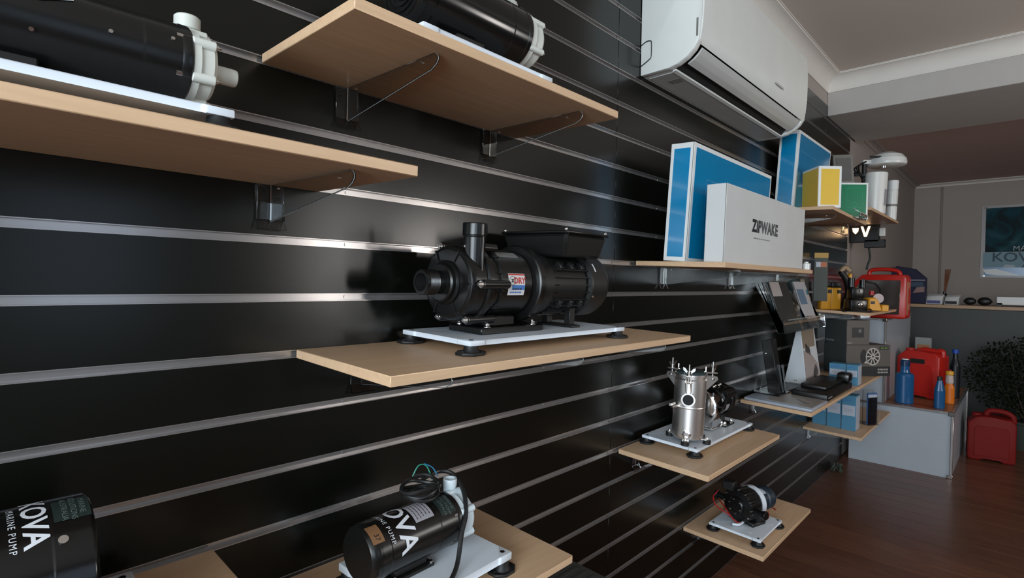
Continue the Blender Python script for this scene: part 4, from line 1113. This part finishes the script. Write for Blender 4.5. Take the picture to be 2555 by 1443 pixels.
G().tube([(0.07, 0.075, 0.300), (0.07, 0.070, 0.335), (0.07, 0.030, 0.348), (0.07, -0.060, 0.345), (0.07, -0.105, 0.330), (0.07, -0.115, 0.300)], 0.014, 10).build('handle', REDP, t)
for z in (0.06, 0.21): G().box(0.062, 0.090, -0.171, -0.163, z, z+0.05, 0.003).build('latch', mat('tan_latch', (0.34, 0.10, 0.06), 0.5), t)
G().box(0.02, 0.065, -0.1665, -0.1645, 0.03, 0.26).build('side_label', mat('faded_label', (0.45, 0.16, 0.09), 0.5), t)

# charcoal cartons on the hidden shelf
(lx, ly, lz), rx = on('N', 3.75, -0.168)
t, bo = carton('charcoal_carton', 'charcoal carton printed with a white spoked wheel', 'carton', (lx, ly, lz), (0, 0, R(-38)), 0.300, 0.19, 0.188, DKCARD2,
    [('left', 0.002, 0.188, 0.002, 0.186, DKCARD_LIT, 'window_tint_end'), ('front', 0.0, 0.30, 0.0, 0.058, PRINTB, 'black_band'), ('front', 0.222, 0.285, 0.160, 0.180, PRINTB, 'badge_panel')], 'charcoal cartons')
print_lines('badge_print', mat('green_print', (0.10, 0.22, 0.03), 0.5), bo, flat((0.2535, -0.0012, 0.170), (1, 0, 0), (0, 0, 1)), 0.046, 1, 0.01, 0.008, 0.012)
g = G()
cxw, czw = 0.178, 0.118
def annulus(g, c, r0, r1, y, n=36, el=1.0):
    vs = []
    for k in range(n):
        for r in (r0, r1): vs.append(Vector((c[0]+r*math.cos(2*PI*k/n)*el, y, c[1]+r*math.sin(2*PI*k/n))))
    g.mesh(vs, [(2*k, 2*k+1, (2*k+3) % (2*n), (2*k+2) % (2*n)) for k in range(n)])
annulus(g, (cxw, czw), 0.046, 0.054, -0.0014, el=0.9)
annulus(g, (cxw, czw), 0.006, 0.016, -0.0014, el=0.9)
for k in range(10):
    a = 2*PI*k/10
    u = Vector((math.cos(a)*0.9, 0, math.sin(a)))
    v = Vector((-math.sin(a), 0, math.cos(a)))
    p = Vector((cxw, -0.0014, czw))
    g.mesh([p+u*0.014-v*0.003, p+u*0.048-v*0.004, p+u*0.048+v*0.004, p+u*0.014+v*0.003], [(0, 1, 2, 3)])
g.mesh([Vector(q) for q in ((0.118, -0.0014, 0.078), (0.150, -0.0014, 0.076), (0.138, -0.0014, 0.100))], [(0, 1, 2)])
g.build('wheel_print', mat('pale_wheel_print', (0.42, 0.38, 0.35), 0.5), bo)
g = G()
vs = [Vector((cxw, -0.0009, czw))]+[Vector((cxw+0.048*0.9*math.cos(2*PI*k/24), -0.0009, czw+0.048*math.sin(2*PI*k/24))) for k in range(24)]
g.mesh(vs, [(0, 1+k, 1+(k+1) % 24) for k in range(24)])
vs = [Vector((0.115, -0.0008, czw))]+[Vector((0.115+0.022*math.cos(2*PI*k/24), -0.0008, czw+0.044*math.sin(2*PI*k/24))) for k in range(24)]
g.mesh(vs, [(0, 1+k, 1+(k+1) % 24) for k in range(24)])
g.build('wheel_shadow_print', PRINTB, bo)
print_lines('small_print', mat('grey_print', (0.28, 0.26, 0.24), 0.5), bo, flat((0.248, -0.0012, 0.030), (1, 0, 0), (0, 0, 1)), 0.07, 2, 0.018, 0.010, 0.008)
t, bo = carton('charcoal_carton', 'smaller charcoal carton with a dark square print, on the wheel carton', 'carton', (lx+0.002, ly+0.002, lz+0.1885), (0, 0, R(-38)), 0.155, 0.185, 0.150, DKCARD2,
    [('left', 0.002, 0.183, 0.002, 0.148, DKCARD_LIT, 'window_tint_end'), ('front', 0.035, 0.115, 0.045, 0.105, PRINTB, 'dark_square'), ('front', 0.078, 0.098, 0.075, 0.095, GREYL, 'pale_square')], 'charcoal cartons')
print_lines('small_print', mat('grey_print', (0.28, 0.26, 0.24), 0.5), bo, flat((0.02, -0.0012, 0.012), (1, 0, 0), (0, 0, 1)), 0.03, 1, 0.01, 0.006, 0.008)
print_lines('end_print', GREYL, bo, flat((-0.0012, 0.13, 0.018), (0, -1, 0), (0, 0, 1)), 0.08, 1, 0.01, 0.007, 0.01)

# light blue cartons
def blue_box(name, label, key, x, y, w, d, h, rz=0.0):
    (lx, ly, lz), rx = on(key, x, y)
    t, bo = carton(name, label, 'carton', (lx, ly, lz), (0, 0, rz), d, w, h, LBLUE,
        [('left', 0.004, w-0.004, h*0.42, h*0.72, LBLUEW, 'pale_band'), ('front', 0.004, d-0.002, 0.004, h-0.006, LBLUEW, 'pale_side')], 'light blue cartons')
    print_lines('faint_print', SBLUE, bo, flat((-0.0011, w*0.62, h*0.86), (0, -1, 0), (0, 0, 1)), w*0.5, 1, 0.01, w*0.10, 0.012)
    print_lines('faint_print', GREYL, bo, flat((-0.0012, w*0.5, h*0.57), (0, -1, 0), (0, 0, 1)), w*0.6, 3, 0.007, 0.0025, 0.006)
    return t
blue_box('light_blue_carton', 'light blue carton at the front of the low row', 'K', 3.640, -0.246, 0.073, 0.10, 0.205)
blue_box('light_blue_carton', 'light blue carton in the middle of the low row of three', 'K', 3.645, -0.168, 0.073, 0.10, 0.205)
blue_box('light_blue_carton', 'light blue carton of the low row nearest the slat wall', 'K', 3.650, -0.090, 0.073, 0.10, 0.205)
blue_box('light_blue_carton', 'upper light blue carton beside the black tray, nearer the wall', 'N', 3.440, -0.228, 0.080, 0.07, 0.112)
blue_box('light_blue_carton', 'upper light blue carton beside the black tray, at the shelf front', 'N', 3.440, -0.288, 0.056, 0.09, 0.115)
(lx, ly, lz), rx = on('K', 3.86, -0.27)
t = thing('leaflet_holder', 'clear leaflet holder with blue leaflets on the low shelf', 'leaflet holder', (lx, ly, lz), (0, 0, R(-30)))
G().box(0, 0.085, 0, 0.003, 0, 0.17).box(0, 0.085, 0.04, 0.043, 0, 0.21).box(0, 0.085, 0, 0.043, 0, 0.003).build('holder', ACR, t)
le = G().box(0.006, 0.079, 0.012, 0.020, 0.004, 0.195).build('leaflets', mat('navy_leaflet', (0.06, 0.13, 0.30), 0.3), t)
g = G()
for j in range(4):
    for i in range(3): g.box(0.014+0.021*i, 0.029+0.021*i, 0.0112, 0.0118, 0.06+0.028*j, 0.08+0.028*j)
stuff(g.build('photo_grid', LBLUE, le))
G().box(0.008, 0.076, 0.0112, 0.0118, 0.165, 0.185).build('white_title', LBLUEW, le)

# ================================================================== BROCHURE RACK AND SHELF B
t = thing('brochure_rack', 'clear sloping brochure rack under the shelf with the white carton', 'brochure rack', (2.655, -0.004, 1.03))
def sl(v): return -0.112+0.085*v/0.26      # sloping plane: front foot to wall top
g = G()
g.prism([(sl(0), 0), (sl(0)+0.004, 0), (sl(0.26)+0.004, 0.26), (sl(0.26), 0.26)], (0, 0, 0), (0, 1, 0), (0, 0, 1), (0.70, 0, 0))
g.box(0, 0.70, sl(0)-0.028, sl(0)+0.002, -0.003, 0.0)
g.prism([(sl(0)-0.028, 0), (sl(0)-0.025, 0), (sl(0)-0.018, 0.06), (sl(0)-0.021, 0.06)], (0, 0, 0), (0, 1, 0), (0, 0, 1), (0.70, 0, 0))
for x in (0, 0.03, 0.06, 0.45, 0.697): g.prism([(-0.002, 0.22), (-0.002, 0.255), (sl(0.255), 0.255), (sl(0), 0.0), (sl(0)-0.02, 0.0)], (x, 0, 0), (0, 1, 0), (0, 0, 1), (0.003, 0, 0))
g.build('clear_rack', ACR, t)
def brochure(nm, label, x0, x1, m, z1, group):
    b = thing('brochure', label, 'brochure', (2.655+x0, -0.0085, 1.031), group=group)
    w = x1-x0
    G().prism([(sl(0.002), 0.002), (sl(0.002)+0.0045, 0.002), (sl(z1)+0.0045, z1), (sl(z1), z1)], (0, -0.0005, 0), (0, 1, 0), (0, 0, 1), (w, 0, 0)).build('stack', m, b)
    return b
e = 0.0022
def strip(b, nm, m, x0, x1, z0, z1):
    G().mesh([Vector((x, sl(z)-e, z)) for x, z in ((x0, z0), (x1, z0), (x1, z1), (x0, z1))], [(0, 1, 2, 3)]).build(nm, m, b)
DB = mat('dark_brochure', (0.03, 0.03, 0.028), 0.3)
b = brochure('d', 'stack of dark brochures with a pale corner in the clear rack', 0.07, 0.34, DB, 0.235, 'brochures')
strip(b, 'pale_corner', mat('pink_grey_print', (0.42, 0.38, 0.37), 0.5), 0.0, 0.14, 0.165, 0.235)
strip(b, 'teal_footer', mat('teal_print', (0.06, 0.10, 0.11), 0.4), 0.10, 0.265, 0.0, 0.05)
b = brochure('w', 'stack of white brochures with blue pictures in the clear rack', 0.465, 0.66, mat('pale_brochure', (0.46, 0.45, 0.47), 0.4), 0.24, 'brochures')
strip(b, 'blue_picture', mat('soft_blue_print', (0.13, 0.20, 0.29), 0.4), 0.005, 0.12, 0.12, 0.20)
strip(b, 'blue_patch', mat('teal_patch', (0.03, 0.18, 0.22), 0.4), 0.165, 0.194, 0.17, 0.195)
strip(b, 'dark_print', GREYP, 0.02, 0.06, 0.035, 0.06)
strip(b, 'dark_print', GREYP, 0.09, 0.115, 0.05, 0.058)
strip(b, 'dark_print', GREYP, 0.10, 0.13, 0.03, 0.038)

(lx, ly, lz), rx = on('B', 3.10, -0.125)
t = thing('tent_carton', 'tall white tent-shaped carton narrowing to the top', 'carton', (lx, ly, lz), (rx, 0, 0))
bo = G().mesh([Vector(p) for p in ((0, 0, 0), (0.28, 0, 0), (0.28, 0.112, 0), (0, 0.112, 0), (-0.005, 0.048, 0.305), (0.24, 0.048, 0.305), (0.24, 0.066, 0.305), (-0.005, 0.066, 0.305))], [(0, 3, 2, 1), (4, 5, 6, 7), (0, 1, 5, 4), (1, 2, 6, 5), (2, 3, 7, 6), (3, 0, 4, 7)], 0.0012).build('carton', mat('tent_white', (0.60, 0.62, 0.64), 0.4), t)
print_lines('small_print', GREYP, bo, flat((-0.0012, 0.056, 0.028), (0, -1, 0), (0, 0, 1)), 0.016, 1, 0.01, 0.006, 0.006)
print_lines('small_print', GREYP, bo, flat((-0.0012, 0.056, 0.014), (0, -1, 0), (0, 0, 1)), 0.06, 1, 0.01, 0.004, 0.006)
def tent(x, z): return Vector((x, 0.048*z/0.305-0.0012, z))
def tpoly(nm, m, pts): G().mesh([tent(x, z) for x, z in pts], [tuple(range(len(pts)))]).build(nm, m, bo)
tpoly('tan_print', mat('tan_print', (0.24, 0.19, 0.14), 0.5), [(0.01, 0.20), (0.22, 0.20), (0.225, 0.30), (0.0, 0.30)])
tpoly('pink_print', mat('pink_beige_print', (0.36, 0.30, 0.28), 0.5), [(0.005, 0.003), (0.275, 0.003), (0.25, 0.10), (0.12, 0.17), (0.01, 0.19)])
tpoly('dark_shape', mat('dark_shape_print', (0.06, 0.055, 0.055), 0.5), [(0.04, 0.18), (0.13, 0.155), (0.12, 0.195), (0.05, 0.225)])
tpoly('dark_shape', mat('dark_shape_print', (0.06, 0.055, 0.055), 0.5), [(0.14, 0.035), (0.20, 0.03), (0.235, 0.06), (0.22, 0.09), (0.19, 0.105), (0.15, 0.07)])
(lx, ly, lz), rx = on('B', 2.665, -0.125)
t = thing('acrylic_stand', 'clear acrylic stand holding a tall black panel', 'display stand', (lx, ly, lz+0.0142), (rx, 0, 0))
G().box(0.0, 0.16, 0.0, 0.118, 0.0005, 0.004).prism([(0.0, 0.004), (0.118, 0.004), (0.105, 0.10), (0.02, 0.14)], (0.02, 0, 0), (0, 1, 0), (0, 0, 1), (0.003, 0, 0)).prism([(0.0, 0.004), (0.118, 0.004), (0.105, 0.10), (0.02, 0.14)], (0.10, 0, 0), (0, 1, 0), (0, 0, 1), (0.003, 0, 0)).build('clear_base', ACR, t)
G().prism([(0.008, 0.006), (0.060, 0.006), (0.105, 0.245), (0.060, 0.262)], (0.028, 0, 0), (0, 1, 0), (0, 0, 1), (0.065, 0, 0), 0.003).build('black_panel', BLK, t)
G().sph((0.027, 0.080, 0.19), 0.0045, 8).build('stud', CHROME, t)
(lx, ly, lz), rx = on('B', 2.535, -0.298)
t = thing('catalogue', 'flat plastic-wrapped catalogue along the end of the shelf', 'catalogue', (lx, ly, lz), (rx, 0, 0))
G().box(0.0, 0.26, 0.004, 0.285, 0.0, 0.012, 0.003, 2).build('pages', mat('catalogue_pages', (0.36, 0.40, 0.47), 0.35), t)
bo = G().box(0.03, 0.25, 0.01, 0.20, 0.0121, 0.0135).build('cover', mat('catalogue_cover', (0.30, 0.27, 0.25), 0.3), t)
g = G()
for k in range(6): g.cyl((0.10+0.012*k, 0.05+0.011*k, 0.0137), (0.10+0.012*k, 0.05+0.011*k, 0.0141), 0.012-0.001*k, n=10)
g.build('cover_print', GREYP, bo)
(lx, ly, lz), rx = on('B', 2.80, -0.290)
t = thing('black_tray', 'flat black device lying at the front of the shelf', 'device', (lx, ly, lz), (rx, 0, 0))
G().box(0.0, 0.50, 0.0, 0.155, 0.0, 0.035, 0.008, 2).box(0.10, 0.46, 0.03, 0.145, 0.035, 0.055, 0.008, 2).build('housing', BLKM, t)
G().box(0.02, 0.09, -0.0005, 0.0, 0.015, 0.020).build('pale_print', GREYL, t)
G().box(0.42, 0.50, 0.0, 0.06, 0.036, 0.085, 0.012, 2).build('raised_end', BLK, t)
t = thing('dark_tray', 'dark grey flat panel beside the white tent carton', 'panel', (2.815, -0.105, SH['B'][1]-0.0035), (rx, 0, 0))
G().box(0.0, 0.28, 0.0, 0.09, 0, 0.012, 0.002).build('panel', mat('slate_panel', (0.05, 0.055, 0.06), 0.35), t)

# ================================================================== THINGS ON THE LOW PLINTH AND FLOOR
def jerry(label, loc, rz, w, d, h, m, group, dark_cap=False):
    t = thing('jerry_can', label, 'jerry can', loc, (0, 0, rz), group)
    sh = h*(0.93 if dark_cap else 0.85)
    out = [(-w/2, 0.014), (-w/2+0.012, 0.0), (-w*0.22, 0.0), (-w*0.18, 0.026), (w*0.18, 0.026), (w*0.22, 0.0), (w/2-0.012, 0.0), (w/2, 0.014), (w/2, sh-0.03), (w/2-0.03, sh), (w*0.10, sh+0.004), (-w*0.16, sh+0.01), (-w/2+0.045, sh), (-w/2, sh-0.045)]
    G().prism(out, (-d/2, 0, 0), (0, -1, 0), (0, 0, 1), (d, 0, 0), 0.014, 3).build('tank', m, t)
    G().prism([(-w*0.36, h*0.10), (w*0.36, h*0.10), (w*0.36, h*0.62), (w*0.30, h*0.68), (-w*0.30, h*0.68), (-w*0.36, h*0.62)], (-d/2-0.004, 0, 0), (0, -1, 0), (0, 0, 1), (0.006, 0, 0), 0.002).build('raised_panel', m, t)
    G().tube([(0, -w*0.46, sh-0.03), (0, -w*0.44, sh+0.012), (0, -w*0.30, h-0.018), (0, -w*0.08, h-0.012), (0, w*0.06, h-0.02), (0, w*0.12, sh+0.0)], 0.019, 12).build('handle', m, t)
    G().lathe([(0, 0), (0.030, 0), (0.030, 0.024), (0.026, 0.028), (0, 0.028)], (0, w*0.30, sh-0.01), (0, 0, 1), 20).build('cap', m, t)
    if dark_cap: G().box(-d/2-0.0065, -d/2-0.0045, -0.045, 0.045, h*0.70, h*0.79, 0.001).build('dark_label', BLKM, t)
    return t
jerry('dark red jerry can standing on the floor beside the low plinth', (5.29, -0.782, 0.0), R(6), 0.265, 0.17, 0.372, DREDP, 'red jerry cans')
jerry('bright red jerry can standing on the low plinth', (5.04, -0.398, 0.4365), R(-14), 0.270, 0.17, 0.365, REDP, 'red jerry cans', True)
def flask(name, label, cat, loc, prof, m, sy=1.0, rz=0.0, parts=()):
    t = thing(name, label, cat, loc, (0, 0, rz))
    G().lathe(prof, (0, 0, 0), (0, 0, 1), 28, sy).build('bottle', m, t)
    for nm, pf, mm in parts: G().lathe(pf, (0, 0, 0), (0, 0, 1), 24, sy).build(nm, mm, t)
    return t
ZP = 0.4365
flask('oil_bottle', 'large dark blue bottle at the front of the low plinth', 'bottle', (4.665, -0.340, ZP), [(0, 0), (0.052, 0), (0.056, 0.005), (0.056, 0.195), (0.050, 0.208), (0.032, 0.216), (0.027, 0.235), (0.027, 0.262), (0, 0.262)], BBOT, 0.80, R(30), [('cap', [(0.026, 0.262), (0.030, 0.263), (0.030, 0.296), (0.024, 0.305), (0, 0.305)], mat('dark_blue_cap', (0.006, 0.03, 0.09), 0.3)), ('cap_top', [(0.020, 0.305), (0.020, 0.312), (0, 0.312)], WHITE)])
flask('oil_bottle', 'small blue bottle with a sloping neck at the plinth edge', 'bottle', (4.640, -0.537, ZP), [(0, 0), (0.030, 0), (0.032, 0.004), (0.032, 0.12), (0.016, 0.185), (0.014, 0.19), (0, 0.19)], BBOT, 0.7, R(30), [('cap', [(0.013, 0.19), (0.015, 0.191), (0.015, 0.216), (0, 0.217)], BLKM)])
flask('spray_bottle', 'orange bottle with yellow and red trigger top behind the small blue bottle', 'bottle', (4.90, -0.568, ZP), [(0, 0), (0.028, 0), (0.030, 0.004), (0.030, 0.11), (0.022, 0.135), (0.020, 0.14), (0, 0.14)], ORB, 0.8, 0.0, [('neck', [(0.020, 0.14), (0.024, 0.15), (0.022, 0.195), (0.012, 0.205), (0, 0.205)], mat('cream_neck', (0.50, 0.40, 0.36), 0.4)), ('yellow_top', [(0.020, 0.200), (0.024, 0.205), (0.022, 0.228), (0, 0.230)], mat('yellow_top', (0.65, 0.32, 0.01), 0.4)), ('red_button', [(0.010, 0.230), (0.010, 0.238), (0, 0.238)], CRD)])
flask('tall_bottle', 'tall dark bottle with a blue cap at the plinth corner', 'bottle', (5.19, -0.575, ZP), [(0, 0), (0.030, 0), (0.032, 0.004), (0.032, 0.24), (0.016, 0.29), (0.014, 0.33), (0, 0.33)], mat('dark_bottle', (0.008, 0.010, 0.014), 0.3), 0.9, 0.0, [('blue_cap', [(0.019, 0.33), (0.020, 0.332), (0.020, 0.36), (0, 0.361)], mat('blue_cap', (0.01, 0.06, 0.35), 0.4))])
t = thing('floor_scrap', 'small crumpled dark green scrap on the floor at the foot of the slat wall', 'scrap', (4.20, -0.05, 0.0))
g = G()
for k in range(9):
    a = random.random()*6.28
    g.tube([(0.05*math.cos(a)*random.random(), 0.03*math.sin(a)*random.random(), 0.006), (0.05*math.cos(a), 0.03*math.sin(a), 0.02+0.02*random.random()), (0.09*math.cos(a), 0.045*math.sin(a), 0.006)], 0.005, 6)
g.build('scrap', mat('scrap_green', (0.05, 0.065, 0.05), 0.5), t)
t = thing('picture_block', 'small pale picture block standing behind the red jerry can', 'block', (5.62, -0.33, ZP))
G().box(0, 0.05, -0.06, 0.05, 0, 0.40, 0.003).build('block', mat('pale_grey_block', (0.24, 0.25, 0.24), 0.5), t)
G().box(-0.001, 0.0, -0.045, 0.035, 0.30, 0.34).build('orange_print', mat('orange_fade', (0.35, 0.14, 0.05), 0.5), t)

# ================================================================== COUNTER AND BACK WALL
t = thing('front_counter', 'charcoal reception counter with a timber top', 'counter', (6.30, 0.0, 0))
G().box(0.02, 0.62, -2.6, 0.012, 0, 1.068, 0.003).build('counter_body', CTR, t)
G().box(-0.012, 0.66, -2.62, 0.013, 1.0685, 1.100, 0.003).build('counter_top', CTOP, t)
CZ = 1.1003
t = thing('leaflet_stand', 'navy blue leaflet stand on the counter behind the red case', 'leaflet stand', (6.42, -0.12, CZ), (0, 0, R(-8)))
G().prism([(-0.16, 0), (0.14, 0), (0.14, 0.24), (0.05, 0.33), (-0.10, 0.36), (-0.16, 0.30)], (0, 0, 0), (0, -1, 0), (0, 0, 1), (0.05, 0, 0), 0.004).build('stand', mat('navy_stand', (0.018, 0.020, 0.05), 0.4), t)
G().box(-0.002, 0.0, -0.135, 0.02, 0.215, 0.228).build('pale_line', mat('grey_line', (0.22, 0.22, 0.26), 0.5), t)
G().prism([(0.04, 0.10), (0.13, 0.11), (0.13, 0.16), (0.07, 0.155)], (-0.002, 0, 0), (0, -1, 0), (0, 0, 1), (0.002, 0, 0)).build('pink_print', mat('dusty_print', (0.30, 0.18, 0.17), 0.5), t)
G().box(-0.002, 0.0, -0.12, 0.02, 0.16, 0.205).build('blue_picture', mat('dull_blue', (0.05, 0.08, 0.12), 0.5), t)
def cardbox(label, y, z, w, h, m, x=6.40):
    t = thing('card_box', label, 'card box', (x, y, z), (0, 0, R(-5)), 'card boxes on the counter')
    G().prism([(0, 0), (0.12, 0), (0.12, h*1.25), (0.06, h)], (0, -w/2, 0), (1, 0, 0), (0, 0, 1), (0, w, 0), 0.002).build('card', WHITE, t)
    G().box(-0.001, 0.0, -w*0.42, w*0.42, 0.006, h*0.45).build('print', m, t)
cardbox('white card box with a blue print on the counter beside the leaflet stand', -0.320, CZ, 0.12, 0.075, mat('violet_print', (0.08, 0.08, 0.22), 0.5))
cardbox('white card box with a dark print on the counter, away from the leaflet stand', -0.447, CZ, 0.10, 0.072, PRINTB)
t = thing('reed_diffuser', 'brown reeds in a small holder behind the card boxes', 'reeds', (6.58, -0.385, CZ))
g = G()
for k in range(6): g.cyl((0, 0.004*(k-2.5)*0.4, 0.10), (0, 0.008*(k-2.5)-0.02, 0.33), 0.003, n=6)
g.build('reeds', mat('reed_brown', (0.16, 0.05, 0.02), 0.7), t)
G().lathe([(0, 0), (0.03, 0), (0.03, 0.08), (0.012, 0.10), (0.012, 0.12), (0, 0.12)], (0, 0, 0), n=16).build('holder', BLK, t)
t = thing('sunglasses', 'black wraparound sunglasses folded on the counter', 'sunglasses', (6.42, -0.63, CZ+0.0065))
g = G().sph((0, 0.05, 0.030), 0.045, 14, (0.5, 1, 0.75)).sph((0, -0.05, 0.032), 0.050, 14, (0.5, 1, 0.75))
g.tube([(0.0, 0.095, 0.03), (0.06, 0.09, 0.02), (0.12, 0.05, 0.008)], 0.006, 6).tube([(0.0, -0.10, 0.035), (0.06, -0.09, 0.02), (0.12, -0.04, 0.008)], 0.006, 6)
g.build('frame', BLKM, t)
t = thing('white_tray', 'long low white box on the counter below the poster', 'box', (6.42, -0.98, CZ))
G().box(0, 0.20, -0.30, 0.22, 0.012, 0.085, 0.004).build('box', WHITE, t)
G().box(0.0, 0.20, 0.18, 0.221, 0, 0.03, 0.002).box(0.0, 0.20, -0.30, -0.26, 0, 0.03, 0.002).build('feet', BLKM, t)
# poster
t = thing('poster', 'blue-green marine poster with pale border on the back wall', 'poster', (X1-0.004, -0.60, 1.385))
PWD = 0.98
G().box(-0.004, 0.0, -PWD, 0.02, -0.01, 0.765).build('border', mat('poster_border', (0.34, 0.31, 0.30), 0.3), t)
def pw(nm, m, y0, y1, z0, z1, d): return G().box(-0.004-d, -0.004, -y1, -y0, z0, z1).build(nm, m, t)
sea = bpy.data.materials.new('sea_print')
sea.use_nodes = True
nt = sea.node_tree
b_ = nt.nodes['Principled BSDF']
b_.inputs['Roughness'].default_value = 0.5
b_.inputs['Specular IOR Level'].default_value = 0.12
tc = nt.nodes.new('ShaderNodeTexCoord')
nz = nt.nodes.new('ShaderNodeTexNoise')
nz.inputs['Scale'].default_value = 4.5
nz.inputs['Detail'].default_value = 5
nz.inputs['Distortion'].default_value = 1.2
cr = nt.nodes.new('ShaderNodeValToRGB')
cr.color_ramp.elements[0].position, cr.color_ramp.elements[0].color = 0.40, (0.001, 0.012, 0.016, 1)
cr.color_ramp.elements[1].position, cr.color_ramp.elements[1].color = 0.72, (0.035, 0.10, 0.11, 1)
e_ = cr.color_ramp.elements.new(0.52)
e_.color = (0.0, 0.042, 0.058, 1)
nt.links.new(tc.outputs['Object'], nz.inputs['Vector'])
nt.links.new(nz.outputs['Fac'], cr.inputs['Fac'])
nt.links.new(cr.outputs['Color'], b_.inputs['Base Color'])
pw('sea_picture', sea, 0.015, PWD-0.02, 0.265, 0.74, 0.001)
pw('pale_band', mat('pale_teal_band', (0.24, 0.36, 0.42), 0.5, spec=0.15), 0.0, PWD-0.02, 0.10, 0.262, 0.0012)
pw('blue_water', mat('blue_water_print', (0.03, 0.17, 0.40), 0.2), 0.015, PWD-0.02, 0.01, 0.098, 0.0012)
pf = lambda y, z: flat((-0.0062, -y, z), (0, -1, 0), (0, 0, 1))
lettering('poster_lettering', 'MARINE', 0.075, mat('dim_letters', (0.42, 0.43, 0.43), 0.5), t, pf(0.37, 0.298), 0.0)
lettering('poster_lettering', 'KOVA', 0.135, mat('navy_letters', (0.008, 0.045, 0.07), 0.5), t, pf(0.265, 0.205), 0.002, sx=1.05)
lettering('poster_lettering', 'AKE', 0.075, mat('dark_letters', (0.02, 0.03, 0.035), 0.5), t, pf(0.385, 0.118), 0.001, sx=1.1)
G().prism([(0.0, 0.075), (0.10, 0.085), (0.20, 0.052), (0.30, 0.012), (0.12, 0.014), (0.03, 0.03)], (-0.0065, 0, 0), (0, -1, 0), (0, 0, 1), (0.001, 0, 0)).build('white_boat_print', mat('boat_white', (0.72, 0.74, 0.72), 0.3), t)
G().prism([(0.16, 0.098), (0.26, 0.098), (0.25, 0.125), (0.18, 0.13)], (-0.0065, 0, 0), (0, -1, 0), (0, 0, 1), (0.001, 0, 0)).build('pale_boat_print', mat('pale_boat', (0.36, 0.42, 0.45), 0.4), t)
G().prism([(0.45, 0.50), (0.52, 0.62), (0.60, 0.56), (0.62, 0.44), (0.54, 0.38)], (-0.0058, 0, 0), (0, -1, 0), (0, 0, 1), (0.0006, 0, 0)).build('tan_shape_print', mat('tan_shape', (0.26, 0.19, 0.14), 0.5), t)
for y, z in ((0.012, 0.745), (0.012, 0.008)): G().cyl((-0.012, -y, z), (-0.004, -y, z), 0.010, n=12).build('mounting_stud', CHROME, t)

# ================================================================== PLANT
t = thing('potted_shrub', 'dense dark green shrub in a pot in front of the counter', 'shrub', (5.90, -1.02, 0))
G().lathe([(0, 0), (0.16, 0), (0.19, 0.20), (0.20, 0.205), (0.20, 0.22), (0.18, 0.22), (0.17, 0.19), (0, 0.19)], (0, 0, 0), n=32).build('pot', mat('grey_green_pot', (0.055, 0.065, 0.055), 0.5), t)
g = G()
for k in range(16):
    a = random.random()*6.28
    r_ = 0.15+0.25*random.random()
    g.tube([(0.03*math.cos(a), 0.03*math.sin(a), 0.18), (0.6*r_*math.cos(a), 0.8*r_*math.sin(a), 0.42), (r_*math.cos(a)*0.8, r_*1.2*math.sin(a), 0.62+0.2*random.random())], lambda u: 0.007-0.005*u, 6, 3)
g.build('stems', BARK, t)
vs, fs = [], []
for k in range(5200):
    while True:
        p = Vector((random.uniform(-1, 1), random.uniform(-1, 1), random.uniform(-1, 1)))
        if 0.25 < p.length < 1: break
    c = Vector((p.x*0.30, p.y*0.44, 0.54+p.z*0.34))
    d = Vector((random.gauss(0, 1), random.gauss(0, 1), random.gauss(0.3, 0.8))).normalized()
    u, v, w = basis(d)
    L = random.uniform(0.018, 0.034)
    wd = L*0.32
    n0 = len(vs)
    vs += [c, c+w*L*0.5+u*wd, c+w*L+v*L*0.15, c+w*L*0.5-u*wd]
    fs.append((n0, n0+1, n0+2, n0+3))
fo = G().mesh(vs, fs).build('foliage', LEAF, t)
fo['kind'] = 'stuff'
